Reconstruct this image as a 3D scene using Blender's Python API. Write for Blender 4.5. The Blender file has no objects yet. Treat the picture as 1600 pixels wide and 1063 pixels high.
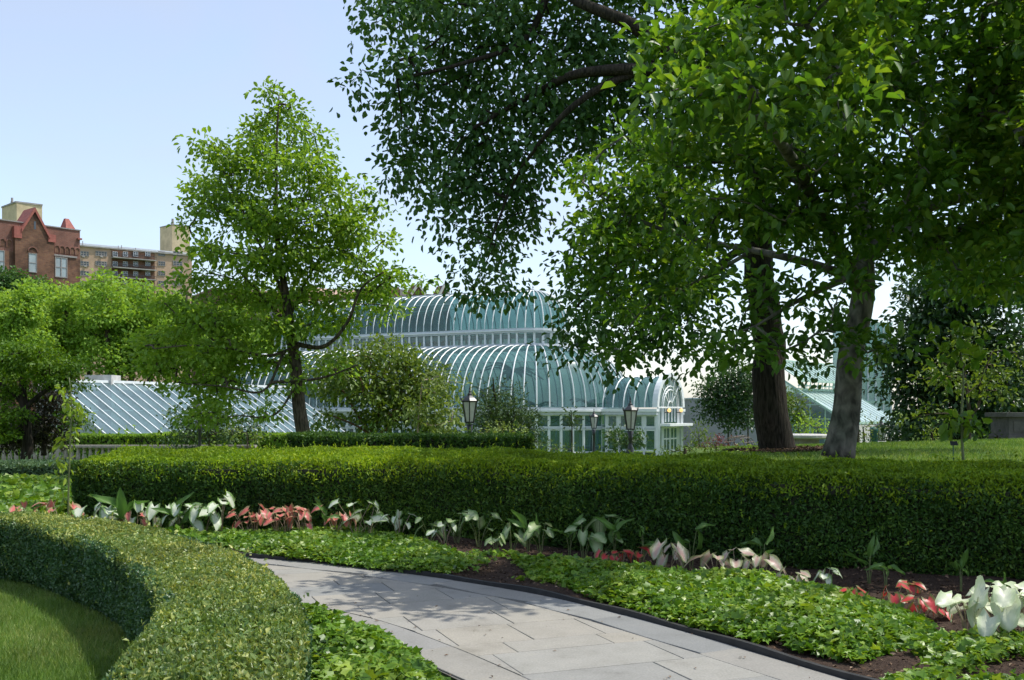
import bpy, math, random
import numpy as np
from mathutils import Vector, Matrix
random.seed(11)
RNG = np.random.default_rng(11)
sc = bpy.context.scene
COL = sc.collection
R = math.radians

# ------------------------------------------------------------------ camera
F, CX, HY, CZ = 1600.0, 800.0, 640.0, 1.8
cam_d = bpy.data.cameras.new('camera')
cam = bpy.data.objects.new('camera', cam_d)
COL.objects.link(cam)
cam.location = (0, 0, CZ)
cam.rotation_euler = (R(90), 0, 0)
cam_d.sensor_width = 36
cam_d.lens = 36
cam_d.shift_y = (HY - 531.5) / 1600
cam_d.clip_end = 5000
sc.camera = cam

# ------------------------------------------------------------------ sky and sun
SUN_EL, SUN_AZ = R(60), R(79)            # azimuth from +Y (ahead) towards +X (right)
w = bpy.data.worlds.new('World')
sc.world = w
w.use_nodes = True
nt = w.node_tree
bg = nt.nodes['Background']
sky = nt.nodes.new('ShaderNodeTexSky')
sky.sky_type = 'NISHITA'
sky.sun_disc = False
sky.sun_elevation = SUN_EL
sky.sun_rotation = SUN_AZ
sky.altitude = 0
sky.air_density = 1.0
sky.dust_density = 1.0
sky.ozone_density = 1.6
wtc = nt.nodes.new('ShaderNodeTexCoord')
wmp = nt.nodes.new('ShaderNodeMapping'); wmp.inputs['Scale'].default_value = (1.6, 1.6, 4.5)
nt.links.new(wtc.outputs['Generated'], wmp.inputs['Vector'])
wnz = nt.nodes.new('ShaderNodeTexNoise'); wnz.inputs['Scale'].default_value = 1.7; wnz.inputs['Detail'].default_value = 6; wnz.inputs['Roughness'].default_value = .55; wnz.inputs['Distortion'].default_value = .6
nt.links.new(wmp.outputs[0], wnz.inputs['Vector'])
wmr = nt.nodes.new('ShaderNodeMapRange'); wmr.inputs['From Min'].default_value = .3; wmr.inputs['From Max'].default_value = .72
wmr.inputs['To Min'].default_value = .3; wmr.inputs['To Max'].default_value = .6
nt.links.new(wnz.outputs['Fac'], wmr.inputs['Value'])
wmx = nt.nodes.new('ShaderNodeMix'); wmx.data_type = 'RGBA'
nt.links.new(wmr.outputs[0], wmx.inputs['Factor']); nt.links.new(sky.outputs[0], wmx.inputs['A'])
wmx.inputs['B'].default_value = (2.38, 2.44, 2.68, 1)      # thin white summer haze
nt.links.new(wmx.outputs['Result'], bg.inputs[0])
bg.inputs[1].default_value = 0.15
SUN_V = Vector((math.cos(SUN_EL) * math.sin(SUN_AZ), math.cos(SUN_EL) * math.cos(SUN_AZ), math.sin(SUN_EL)))
sun_d = bpy.data.lights.new('sun', 'SUN')
sun_d.energy = 2.6
sun_d.angle = R(0.53)
sun_d.color = (1.0, 0.955, 0.88)
sun = bpy.data.objects.new('sun', sun_d)
COL.objects.link(sun)
sun.rotation_euler = SUN_V.to_track_quat('Z', 'Y').to_euler()
sun.location = (30, 20, 60)

sc.view_settings.view_transform = 'Standard'
sc.view_settings.look = 'None'
sc.view_settings.exposure = 0.95
sc.view_settings.gamma = 1.0
sc.render.engine = 'CYCLES'
cy = sc.cycles
cy.max_bounces = 10
cy.diffuse_bounces = 6
cy.glossy_bounces = 3
cy.transmission_bounces = 6
cy.transparent_max_bounces = 24
cy.use_adaptive_sampling = True
cy.adaptive_threshold = 0.02
cy.use_denoising = True
cy.caustics_reflective = False
cy.caustics_refractive = False

# ------------------------------------------------------------------ helpers
def P(px, py, y):
    return np.array([(px - CX) / F * y, y, CZ - (py - HY) / F * y])

def G(px, py, z=0.0):
    y = (CZ - z) * F / (py - HY)
    return ((px - CX) / F * y, y)

def smooth(a, b, x):
    t = np.clip((np.asarray(x, float) - a) / (b - a), 0, 1)
    return t * t * (3 - 2 * t)

OFF = {}
def tag(o, label=None, cat=None, group=None, kind=None):
    if label: o['label'] = label
    if cat: o['category'] = cat
    if group: o['group'] = group
    if kind: o['kind'] = kind
    return o

def thing(name, label, cat, loc, group=None):
    o = bpy.data.objects.new(name, None)
    COL.objects.link(o)
    o.empty_display_size = 0.2
    o.location = tuple(float(v) for v in loc)
    OFF[o.name] = np.array(loc, float)
    return tag(o, label, cat, group)

def link(name, me, mat, parent=None, kind=None):
    o = bpy.data.objects.new(name, me)
    COL.objects.link(o)
    if mat is not None and not me.materials:
        me.materials.append(mat)
    if parent is not None:
        o.parent = parent
        OFF[o.name] = OFF[parent.name]
    else:
        OFF[o.name] = np.zeros(3)
    if kind: o['kind'] = kind
    return o

def raw_mesh(name, verts, faces_flat, per, rnd=None):
    """verts (N,3); faces_flat flat int array, per = verts per face"""
    me = bpy.data.meshes.new(name)
    nv = len(verts); nf = len(faces_flat) // per
    me.vertices.add(nv)
    me.vertices.foreach_set('co', np.ascontiguousarray(verts, np.float32).ravel())
    me.loops.add(nf * per)
    me.loops.foreach_set('vertex_index', np.ascontiguousarray(faces_flat, np.int32))
    me.polygons.add(nf)
    me.polygons.foreach_set('loop_start', np.arange(0, nf * per, per, dtype=np.int32))
    me.update(calc_edges=True)
    if rnd is not None:
        a = me.attributes.new('rnd', 'FLOAT', 'FACE')
        a.data.foreach_set('value', np.ascontiguousarray(rnd, np.float32))
    return me

class MB:
    def __init__(s):
        s.v = []; s.f = []
    def add(s, vs, fs):
        b = len(s.v)
        s.v += [tuple(float(c) for c in p) for p in vs]
        s.f += [tuple(i + b for i in f) for f in fs]
        return s
    def box8(s, c):   # 8 corners bottom 4 then top 4
        return s.add(c, [(0, 3, 2, 1), (4, 5, 6, 7), (0, 1, 5, 4), (1, 2, 6, 5), (2, 3, 7, 6), (3, 0, 4, 7)])
    def box(s, x0, x1, y0, y1, z0, z1):
        return s.box8([(x0, y0, z0), (x1, y0, z0), (x1, y1, z0), (x0, y1, z0), (x0, y0, z1), (x1, y0, z1), (x1, y1, z1), (x0, y1, z1)])
    def tube(s, pts, rad, n=6, cap=True):
        pts = [Vector(p) for p in pts]
        if not hasattr(rad, '__len__'): rad = [rad] * len(pts)
        b = len(s.v)
        prev = None
        for i, p in enumerate(pts):
            d = (pts[min(i + 1, len(pts) - 1)] - pts[max(i - 1, 0)])
            d = d.normalized() if d.length > 1e-9 else Vector((0, 0, 1))
            if prev is None:
                a = d.cross(Vector((0, 0, 1)))
                if a.length < 1e-3: a = d.cross(Vector((1, 0, 0)))
                a.normalize()
            else:
                a = prev - d * prev.dot(d)
                a = a.normalized() if a.length > 1e-6 else prev
            prev = a
            c = d.cross(a)
            for k in range(n):
                t = 2 * math.pi * k / n
                q = p + (a * math.cos(t) + c * math.sin(t)) * rad[i]
                s.v.append((q.x, q.y, q.z))
        for i in range(len(pts) - 1):
            for k in range(n):
                k2 = (k + 1) % n
                s.f.append((b + i * n + k, b + i * n + k2, b + (i + 1) * n + k2, b + (i + 1) * n + k))
        if cap:
            s.f.append(tuple(b + k for k in range(n))[::-1])
            s.f.append(tuple(b + (len(pts) - 1) * n + k for k in range(n)))
        return s
    def bar(s, p0, p1, wd, hg, up=(0, 0, 1)):
        p0 = Vector(p0); p1 = Vector(p1); d = (p1 - p0).normalized(); u = Vector(up)
        a = d.cross(u)
        if a.length < 1e-4: a = d.cross(Vector((1, 0, 0)))
        a.normalize(); c = a.cross(d)
        a *= wd / 2; c *= hg / 2
        return s.box8([p0 - a - c, p0 + a - c, p1 + a - c, p1 - a - c, p0 - a + c, p0 + a + c, p1 + a + c, p1 - a + c])
    def lathe(s, base, prof, n=12):
        b = len(s.v)
        for r_, z in prof:
            for k in range(n):
                t = 2 * math.pi * (k + .5) / n
                s.v.append((base[0] + r_ * math.cos(t), base[1] + r_ * math.sin(t), base[2] + z))
        for i in range(len(prof) - 1):
            for k in range(n):
                k2 = (k + 1) % n
                s.f.append((b + i * n + k, b + i * n + k2, b + (i + 1) * n + k2, b + (i + 1) * n + k))
        s.f.append(tuple(b + k for k in range(n))[::-1])
        s.f.append(tuple(b + (len(prof) - 1) * n + k for k in range(n)))
        return s
    def build(s, name, mat, parent=None, kind=None, sm=False):
        me = bpy.data.meshes.new(name)
        o = OFF[parent.name] if parent is not None else np.zeros(3)
        me.from_pydata((np.array(s.v) - o).tolist(), [], s.f)
        if sm: me.polygons.foreach_set('use_smooth', [True] * len(me.polygons))
        me.update()
        return link(name, me, mat, parent, kind)

# ------------------------------------------------------------------ materials
def newmat(name):
    m = bpy.data.materials.new(name)
    m.use_nodes = True
    nt = m.node_tree
    return m, nt, nt.nodes['Principled BSDF'], nt.nodes['Material Output']

def ramp(nt, stops):
    r = nt.nodes.new('ShaderNodeValToRGB')
    e = r.color_ramp.elements
    while len(e) < len(stops): e.new(0.5)
    for i, (p, c) in enumerate(stops):
        e[i].position = p; e[i].color = (*c, 1)
    return r

def leafmat(name, c0, c1, c2, trans=0.32, rough=0.42, spec=0.4, tc=(1.35, 1.25, .45)):
    m, nt, b, out = newmat(name)
    if trans > 0: c0, c1, c2 = [tuple(min(.6, v * 1.22) for v in c) for c in (c0, c1, c2)]
    at = nt.nodes.new('ShaderNodeAttribute'); at.attribute_name = 'rnd'
    r = ramp(nt, [(0, c0), (.55, c1), (1, c2)])
    nt.links.new(at.outputs['Fac'], r.inputs[0])
    tco = nt.nodes.new('ShaderNodeTexCoord')
    nz = nt.nodes.new('ShaderNodeTexNoise'); nz.inputs['Scale'].default_value = 1.3; nz.inputs['Detail'].default_value = 3
    nt.links.new(tco.outputs['Object'], nz.inputs['Vector'])
    mr = nt.nodes.new('ShaderNodeMapRange'); mr.inputs['From Min'].default_value = .3; mr.inputs['From Max'].default_value = .7
    mr.inputs['To Min'].default_value = .78; mr.inputs['To Max'].default_value = 1.2
    nt.links.new(nz.outputs['Fac'], mr.inputs['Value'])
    mul = nt.nodes.new('ShaderNodeVectorMath'); mul.operation = 'SCALE'
    nt.links.new(r.outputs[0], mul.inputs[0]); nt.links.new(mr.outputs[0], mul.inputs['Scale'])
    nt.links.new(mul.outputs[0], b.inputs['Base Color'])
    b.inputs['Roughness'].default_value = rough
    b.inputs['Specular IOR Level'].default_value = spec
    tr = nt.nodes.new('ShaderNodeBsdfTranslucent')
    mm = nt.nodes.new('ShaderNodeVectorMath'); mm.operation = 'MULTIPLY'; mm.inputs[1].default_value = tc
    nt.links.new(mul.outputs[0], mm.inputs[0]); nt.links.new(mm.outputs[0], tr.inputs['Color'])
    mx = nt.nodes.new('ShaderNodeMixShader'); mx.inputs[0].default_value = trans
    nt.links.new(b.outputs[0], mx.inputs[1]); nt.links.new(tr.outputs[0], mx.inputs[2])
    nt.links.new(mx.outputs[0], out.inputs['Surface'])
    return m

def plain(name, c, rough=0.6, metal=0.0, var=0.12, scale=6.0, bump=0.0, spec=.4):
    m, nt, b, out = newmat(name)
    tco = nt.nodes.new('ShaderNodeTexCoord')
    nz = nt.nodes.new('ShaderNodeTexNoise'); nz.inputs['Scale'].default_value = scale; nz.inputs['Detail'].default_value = 6
    nz.inputs['Roughness'].default_value = .65
    nt.links.new(tco.outputs['Object'], nz.inputs['Vector'])
    c = np.array(c)
    r = ramp(nt, [(.25, tuple(c * (1 - var * 1.6))), (.75, tuple(np.minimum(c * (1 + var), .95)))])
    nt.links.new(nz.outputs['Fac'], r.inputs[0]); nt.links.new(r.outputs[0], b.inputs['Base Color'])
    b.inputs['Roughness'].default_value = rough; b.inputs['Metallic'].default_value = metal
    b.inputs['Specular IOR Level'].default_value = spec
    if bump:
        bp = nt.nodes.new('ShaderNodeBump'); bp.inputs['Strength'].default_value = bump; bp.inputs['Distance'].default_value = .03
        nt.links.new(nz.outputs['Fac'], bp.inputs['Height']); nt.links.new(bp.outputs[0], b.inputs['Normal'])
    return m

def barkmat(name, c, fur=30.0, bump=.9, zs=.12):
    m, nt, b, out = newmat(name)
    tco = nt.nodes.new('ShaderNodeTexCoord')
    mp = nt.nodes.new('ShaderNodeMapping'); mp.inputs['Scale'].default_value = (1, 1, zs)
    nt.links.new(tco.outputs['Object'], mp.inputs['Vector'])
    nz = nt.nodes.new('ShaderNodeTexNoise'); nz.inputs['Scale'].default_value = fur; nz.inputs['Detail'].default_value = 5; nz.inputs['Distortion'].default_value = .4
    nt.links.new(mp.outputs[0], nz.inputs['Vector'])
    n2 = nt.nodes.new('ShaderNodeTexNoise'); n2.inputs['Scale'].default_value = 2.2; n2.inputs['Detail'].default_value = 4
    nt.links.new(tco.outputs['Object'], n2.inputs['Vector'])
    c = np.array(c)
    r = ramp(nt, [(.35, tuple(c * .35)), (.65, tuple(c * 1.35))])
    nt.links.new(nz.outputs['Fac'], r.inputs[0])
    r2 = ramp(nt, [(.35, (.75, .85, .7)), (.7, (1.1, 1.05, 1.0))])
    nt.links.new(n2.outputs['Fac'], r2.inputs[0])
    mx = nt.nodes.new('ShaderNodeVectorMath'); mx.operation = 'MULTIPLY'
    nt.links.new(r.outputs[0], mx.inputs[0]); nt.links.new(r2.outputs[0], mx.inputs[1])
    nt.links.new(mx.outputs[0], b.inputs['Base Color'])
    b.inputs['Roughness'].default_value = .9; b.inputs['Specular IOR Level'].default_value = .15
    bp = nt.nodes.new('ShaderNodeBump'); bp.inputs['Strength'].default_value = bump; bp.inputs['Distance'].default_value = .04
    nt.links.new(nz.outputs['Fac'], bp.inputs['Height']); nt.links.new(bp.outputs[0], b.inputs['Normal'])
    return m

def brickmat(name, c1, c2, mortar, ang=0.7, stain=.5):
    m, nt, b, out = newmat(name)
    tco = nt.nodes.new('ShaderNodeTexCoord')
    sp = nt.nodes.new('ShaderNodeSeparateXYZ'); nt.links.new(tco.outputs['Object'], sp.inputs[0])
    a = nt.nodes.new('ShaderNodeMath'); a.operation = 'ADD'; nt.links.new(sp.outputs[0], a.inputs[0]); nt.links.new(sp.outputs[1], a.inputs[1])
    a2 = nt.nodes.new('ShaderNodeMath'); a2.operation = 'MULTIPLY'; a2.inputs[1].default_value = ang; nt.links.new(a.outputs[0], a2.inputs[0])
    cb = nt.nodes.new('ShaderNodeCombineXYZ'); nt.links.new(a2.outputs[0], cb.inputs[0]); nt.links.new(sp.outputs[2], cb.inputs[1])
    br = nt.nodes.new('ShaderNodeTexBrick')
    br.inputs['Scale'].default_value = 1; br.inputs['Brick Width'].default_value = .44; br.inputs['Row Height'].default_value = .16
    br.inputs['Mortar Size'].default_value = .02
    br.inputs['Color1'].default_value = (*c1, 1); br.inputs['Color2'].default_value = (*c2, 1); br.inputs['Mortar'].default_value = (*mortar, 1)
    nt.links.new(cb.outputs[0], br.inputs['Vector'])
    nz = nt.nodes.new('ShaderNodeTexNoise'); nz.inputs['Scale'].default_value = .45; nz.inputs['Detail'].default_value = 7; nz.inputs['Roughness'].default_value = .7
    nt.links.new(tco.outputs['Object'], nz.inputs['Vector'])
    r = ramp(nt, [(.35, (1 - stain,) * 3), (.62, (1.12, 1.08, 1.05))])
    nt.links.new(nz.outputs['Fac'], r.inputs[0])
    mx = nt.nodes.new('ShaderNodeVectorMath'); mx.operation = 'MULTIPLY'
    nt.links.new(br.outputs['Color'], mx.inputs[0]); nt.links.new(r.outputs[0], mx.inputs[1])
    nt.links.new(mx.outputs[0], b.inputs['Base Color'])
    b.inputs['Roughness'].default_value = .85; b.inputs['Specular IOR Level'].default_value = .2
    return m

def glassmat(name, c, alpha=.5, rough=.1, spec=.6):
    m, nt, b, out = newmat(name)
    tco = nt.nodes.new('ShaderNodeTexCoord')
    nz = nt.nodes.new('ShaderNodeTexNoise'); nz.inputs['Scale'].default_value = .8; nz.inputs['Detail'].default_value = 4
    nt.links.new(tco.outputs['Object'], nz.inputs['Vector'])
    c = np.array(c)
    r = ramp(nt, [(.3, tuple(c * .75)), (.7, tuple(c * 1.2))])
    nt.links.new(nz.outputs['Fac'], r.inputs[0])
    tr = nt.nodes.new('ShaderNodeBsdfTransparent'); tr.inputs[0].default_value = (.42, .62, .62, 1)
    nt.links.new(r.outputs[0], b.inputs['Base Color'])
    b.inputs['Roughness'].default_value = rough
    b.inputs['Specular IOR Level'].default_value = spec
    b.inputs['IOR'].default_value = 1.85
    mx = nt.nodes.new('ShaderNodeMixShader'); mx.inputs[0].default_value = alpha
    nt.links.new(tr.outputs[0], mx.inputs[1]); nt.links.new(b.outputs[0], mx.inputs[2])
    nt.links.new(mx.outputs[0], out.inputs['Surface'])
    return m

def slabmat(name, c, gain=1.0):
    m, nt, b, out = newmat(name)
    oi = nt.nodes.new('ShaderNodeObjectInfo')
    tco = nt.nodes.new('ShaderNodeTexCoord')
    n1 = nt.nodes.new('ShaderNodeTexNoise'); n1.inputs['Scale'].default_value = 2.3; n1.inputs['Detail'].default_value = 8; n1.inputs['Roughness'].default_value = .7
    n2 = nt.nodes.new('ShaderNodeTexNoise'); n2.inputs['Scale'].default_value = 60; n2.inputs['Detail'].default_value = 4
    nt.links.new(tco.outputs['Object'], n1.inputs['Vector']); nt.links.new(tco.outputs['Object'], n2.inputs['Vector'])
    c = np.array(c)
    r0 = ramp(nt, [(0, tuple(c * np.array([.82, .86, .9]))), (.4, tuple(c)), (.75, tuple(c * np.array([1.06, 1.03, .97]))), (1, tuple(c * np.array([.97, 1.0, 1.02])))])
    nt.links.new(oi.outputs['Random'], r0.inputs[0])
    r1 = ramp(nt, [(.28, (.68, .67, .65)), (.42, (.92, .92, .91)), (.55, (1, 1, 1)), (.75, (1.12, 1.1, 1.05))]); nt.links.new(n1.outputs['Fac'], r1.inputs[0])
    r2 = ramp(nt, [(.35, (.88, .88, .88)), (.65, (1.07, 1.07, 1.07))]); nt.links.new(n2.outputs['Fac'], r2.inputs[0])
    a = nt.nodes.new('ShaderNodeVectorMath'); a.operation = 'MULTIPLY'
    nt.links.new(r0.outputs[0], a.inputs[0]); nt.links.new(r1.outputs[0], a.inputs[1])
    d = nt.nodes.new('ShaderNodeVectorMath'); d.operation = 'MULTIPLY'
    nt.links.new(a.outputs[0], d.inputs[0]); nt.links.new(r2.outputs[0], d.inputs[1])
    nt.links.new(d.outputs[0], b.inputs['Base Color'])
    b.inputs['Roughness'].default_value = .75; b.inputs['Specular IOR Level'].default_value = .3
    bp = nt.nodes.new('ShaderNodeBump'); bp.inputs['Strength'].default_value = .35; bp.inputs['Distance'].default_value = .004
    nt.links.new(n2.outputs['Fac'], bp.inputs['Height']); nt.links.new(bp.outputs[0], b.inputs['Normal'])
    return m

def groundmat(name, stops, scale=3.0, bump=.6, fine=40.0):
    m, nt, b, out = newmat(name)
    tco = nt.nodes.new('ShaderNodeTexCoord')
    n1 = nt.nodes.new('ShaderNodeTexNoise'); n1.inputs['Scale'].default_value = scale; n1.inputs['Detail'].default_value = 8; n1.inputs['Roughness'].default_value = .75
    n2 = nt.nodes.new('ShaderNodeTexNoise'); n2.inputs['Scale'].default_value = fine; n2.inputs['Detail'].default_value = 5
    nt.links.new(tco.outputs['Object'], n1.inputs['Vector']); nt.links.new(tco.outputs['Object'], n2.inputs['Vector'])
    ad = nt.nodes.new('ShaderNodeMath'); ad.operation = 'MULTIPLY_ADD'; ad.inputs[1].default_value = .6
    sb = nt.nodes.new('ShaderNodeMath'); sb.operation = 'MULTIPLY'; sb.inputs[1].default_value = .4
    nt.links.new(n1.outputs['Fac'], ad.inputs[0]); nt.links.new(n2.outputs['Fac'], sb.inputs[0]); nt.links.new(sb.outputs[0], ad.inputs[2])
    r = ramp(nt, stops); nt.links.new(ad.outputs[0], r.inputs[0]); nt.links.new(r.outputs[0], b.inputs['Base Color'])
    b.inputs['Roughness'].default_value = .95; b.inputs['Specular IOR Level'].default_value = .15
    bp = nt.nodes.new('ShaderNodeBump'); bp.inputs['Strength'].default_value = bump; bp.inputs['Distance'].default_value = .05
    nt.links.new(ad.outputs[0], bp.inputs['Height']); nt.links.new(bp.outputs[0], b.inputs['Normal'])
    return m

def emit(name, c, s):
    m, nt, b, out = newmat(name)
    b.inputs['Base Color'].default_value = (*c, 1)
    b.inputs['Emission Color'].default_value = (*c, 1); b.inputs['Emission Strength'].default_value = s
    return m

M = {}
M['grass'] = groundmat('lawn soil and turf', [(.3, (.05, .085, .015)), (.55, (.09, .15, .026)), (.75, (.14, .19, .05))], 1.2, .5, 50)
M['soil'] = groundmat('dark mulch', [(.3, (.022, .014, .010)), (.5, (.05, .033, .024)), (.72, (.11, .075, .052))], 6, 1.0, 70)
M['joint'] = plain('sanded joint', (.13, .125, .11), .95, 0, .3, 30)
M['slab'] = slabmat('bluestone', (.285, .273, .242))
M['slab_edge'] = slabmat('bluestone border', (.245, .24, .222))
M['edging'] = plain('black metal edging', (.03, .03, .03), .6, 0, .3, 9)
M['white'] = plain('white painted metal', (.74, .77, .76), .45, 0, .07, 3)
M['greywhite'] = plain('pale grey painted trim', (.52, .56, .58), .5, 0, .08, 3)
M['stone'] = plain('pale limestone', (.5, .49, .46), .8, 0, .15, 4, .2)
M['greystone'] = plain('weathered grey stone', (.27, .255, .24), .9, 0, .25, 6, .3)
M['plinth'] = plain('shade-toned weathered plinth stone', (.13, .12, .11), .9, 0, .3, 5, .3)  # weathered grey stone made darker: the shade it stands in is in the colour
M['wood'] = plain('weathered grey timber', (.34, .30, .26), .85, 0, .25, 7, .3)
M['glass_dark'] = glassmat('teal dome glass', (.075, .165, .165), .46)
M['glass_top'] = glassmat('teal vault glass', (.09, .205, .195), .42)
M['glass_blue'] = glassmat('pale blue roof glass', (.20, .29, .31), .45, .06)
M['glass_win'] = glassmat('window glass', (.05, .11, .11), .55)
M['glass_white'] = glassmat('whitewashed glass', (.50, .60, .57), .88, .15, .5)
M['green_metal'] = plain('pale green painted metal', (.36, .52, .44), .5, 0, .12, 4)
M['black'] = plain('black painted iron', (.022, .024, .026), .4, 0, .2, 12, 0, .5)
M['lampglass'] = plain('frosted lamp glass', (.58, .56, .54), .35, 0, .08, 10)
M['brick_red'] = brickmat('red brick', (.23, .10, .07), (.185, .078, .055), (.2, .15, .13), .7, .3)
M['brick_brown'] = brickmat('brown soot stained brick', (.20, .105, .06), (.145, .07, .045), (.13, .1, .08), .7, .55)
M['brick_tan'] = brickmat('tan brick', (.46, .31, .20), (.40, .265, .17), (.4, .34, .29), .7, .15)  # distance haze put into the colour: paler, less saturated brick
M['terracotta'] = plain('red roof tile', (.30, .095, .072), .75, 0, .25, 3)  # less saturated red, with the haze of distance in the colour
M['cream'] = plain('stained cream render', (.60, .49, .31), .9, 0, .22, .35)
M['concrete'] = plain('grey concrete', (.33, .31, .29), .9, 0, .25, .8)
M['darkwin'] = plain('dark window pane', (.05, .065, .075), .08, 0, .3, .4, 0, .8)
M['paleblind'] = plain('window with pale blind', (.30, .36, .37), .25, 0, .2, .5, 0, .6)
M['roofgrey'] = plain('pale grey wall', (.29, .29, .31), .85, 0, .1, .6)
M['pinkroof'] = plain('faded pink tile roof', (.42, .29, .22), .85, 0, .3, 1.0)
M['bark_dark'] = barkmat('dark furrowed bark', (.042, .034, .028), 26, 1.0)
M['bark_grey'] = barkmat('smooth grey bark', (.15, .14, .125), 7, .35, .6)
M['bark_mid'] = barkmat('brown bark', (.10, .08, .062), 22, .6, .2)
M['bark_red'] = barkmat('reddish bark', (.15, .085, .06), 18, .5, .2)
M['stalk'] = plain('plant stalk', (.14, .17, .06), .5, 0, .25, 9)
M['stalk_pale'] = plain('pale stalk', (.28, .22, .14), .5, 0, .25, 9)
M['warm'] = emit('warm lit globe', (1.0, .55, .2), .55)
M['bin'] = plain('dark green painted bin', (.015, .09, .06), .4, 0, .15, 5)
M['rust'] = plain('rusty wire', (.17, .13, .10), .7, 0, .2, 9)
M['twig'] = plain('twig-coloured hedge core', (.028, .03, .017), .95, 0, .4, 12)  # twig colour for the solid light-blocking core added inside hedges

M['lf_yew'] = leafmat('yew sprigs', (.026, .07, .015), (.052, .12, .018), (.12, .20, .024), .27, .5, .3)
M['lf_yewtop'] = leafmat('sunlit-tone yew sprigs', (.09, .17, .010), (.175, .275, .012), (.30, .375, .02), .38, .5, .3)  # same yew brightened: sunlight on the hedge top put into the colour
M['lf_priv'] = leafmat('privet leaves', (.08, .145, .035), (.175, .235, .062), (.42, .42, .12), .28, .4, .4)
M['lf_privside'] = leafmat('shade-toned privet leaves', (.03, .075, .03), (.05, .11, .042), (.095, .16, .045), .24, .38, .4)  # same privet darkened: shade on the hedge faces put into the colour
M['lf_box'] = leafmat('box leaves', (.05, .10, .045), (.085, .15, .07), (.13, .20, .09), .2, .45, .3)
M['lf_ivy'] = leafmat('ivy leaves', (.05, .125, .012), (.12, .225, .02), (.25, .335, .045), .34, .4, .4)
M['lf_young'] = leafmat('fresh magnolia leaves', (.10, .19, .024), (.165, .285, .038), (.25, .36, .055), .5, .45, .3)
M['lf_linden'] = leafmat('dark glossy leaves', (.032, .085, .024), (.052, .125, .032), (.10, .185, .045), .36, .48, .28)
M['lf_mag'] = leafmat('broad magnolia leaves', (.038, .10, .014), (.078, .175, .02), (.195, .295, .034), .47, .4, .4)
M['lf_plane'] = leafmat('plane tree leaves', (.13, .23, .035), (.19, .32, .05), (.27, .39, .07), .45, .55, .2)
M['lf_planed'] = leafmat('darker street tree leaves', (.035, .09, .025), (.06, .13, .03), (.09, .17, .04), .3, .5, .3)
M['lf_maple'] = leafmat('layered maple leaves', (.045, .11, .008), (.085, .17, .010), (.15, .24, .015), .35, .5, .3)
M['lf_purple'] = leafmat('dark purple leaves', (.022, .02, .016), (.035, .032, .02), (.05, .07, .02), .25, .45, .3)
M['lf_crab'] = leafmat('crab apple leaves', (.055, .10, .014), (.095, .155, .022), (.17, .23, .045), .35, .45, .35)
M['lf_pale'] = leafmat('pale shrub leaves', (.10, .15, .04), (.16, .22, .06), (.25, .30, .10), .3, .5, .3)
M['lf_conifer'] = leafmat('dark evergreen sprays', (.032, .065, .025), (.055, .10, .036), (.09, .14, .05), .2, .55, .25)
M['lf_back'] = leafmat('deep green tree leaves', (.018, .05, .018), (.036, .085, .026), (.09, .15, .05), .3, .38, .45)
M['lf_lime'] = leafmat('yellow green leaves', (.13, .21, .02), (.20, .30, .03), (.29, .37, .05), .4, .4, .4)
M['lf_red'] = leafmat('barberry leaves', (.09, .02, .03), (.15, .04, .05), (.2, .07, .07), .3, .5, .3)
M['lf_grass'] = leafmat('grass blades', (.078, .15, .028), (.13, .22, .05), (.28, .32, .12), .4, .5, .3)
M['lf_chip'] = leafmat('bark chips', (.06, .035, .022), (.13, .085, .055), (.26, .19, .13), .0, .9, .1)
M['lf_palm'] = leafmat('palm fronds', (.02, .07, .02), (.04, .11, .03), (.07, .16, .04), .3, .4, .4)

# ------------------------------------------------------------------ leaf clouds
TPL = {
    'dia': (np.array([(0, 0, 0), (-.5, .45, .12), (0, 1, -.05), (.5, .45, .12)]), np.array([(0, 2, 1), (0, 3, 2)])),
    'oval': (np.array([(0, 0, 0), (-.40, .3, .12), (-.38, .68, .10), (0, 1, -.1), (.38, .68, .10), (.40, .3, .12)]), np.array([(0, 3, 2, 1), (0, 5, 4, 3)])),
    'ivy': (np.array([(0, .08, 0), (-.36, -.02, .02), (-.5, .52, .03), (-.18, .58, .07), (0, 1, -.1), (.18, .58, .07), (.5, .52, .03), (.36, -.02, .02)]),
            np.array([(0, 4, 3, 2, 1), (0, 7, 6, 5, 4)])),
    'blade': (np.array([(-.5, 0, 0), (.5, 0, 0), (.1, 1, 0)]), np.array([(0, 1, 2)])),
}

def unit(a):
    return a / np.maximum(np.linalg.norm(a, axis=1, keepdims=True), 1e-9)

def cloud(name, pts, t, n, size, width, tpl, mat, parent, rnd=None, kind='stuff'):
    V, Fc = TPL[tpl]
    N = len(pts)
    if N == 0: return None
    off = OFF[parent.name] if parent is not None else np.zeros(3)
    t = unit(t); n = n - t * np.sum(n * t, 1, keepdims=True); n = unit(n); b = np.cross(t, n)
    size = np.broadcast_to(np.asarray(size, float), (N,)); width = np.broadcast_to(np.asarray(width, float), (N,))
    X = V[:, 0][None, :, None] * b[:, None, :] * width[:, None, None]
    Yv = V[:, 1][None, :, None] * t[:, None, :]
    Z = V[:, 2][None, :, None] * n[:, None, :]
    ve = (pts - off)[:, None, :] + (X + Yv + Z) * size[:, None, None]
    fa = (Fc[None] + (np.arange(N) * len(V))[:, None, None]).reshape(-1)
    if rnd is None: rnd = RNG.random(N)
    me = raw_mesh(name, ve.reshape(-1, 3), fa, Fc.shape[1], np.repeat(rnd, len(Fc)))
    return link(name, me, mat, parent, kind)

def vnoise(p, sc_, seed):
    r = np.random.default_rng(seed)
    o = np.zeros(len(p))
    for k in range(5):
        d = r.normal(size=3); d /= np.linalg.norm(d)
        o += np.sin(p @ d * sc_ * (1 + .45 * k) + r.random() * 6.28) / (1 + .35 * k)
    return o / 2.6

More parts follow.
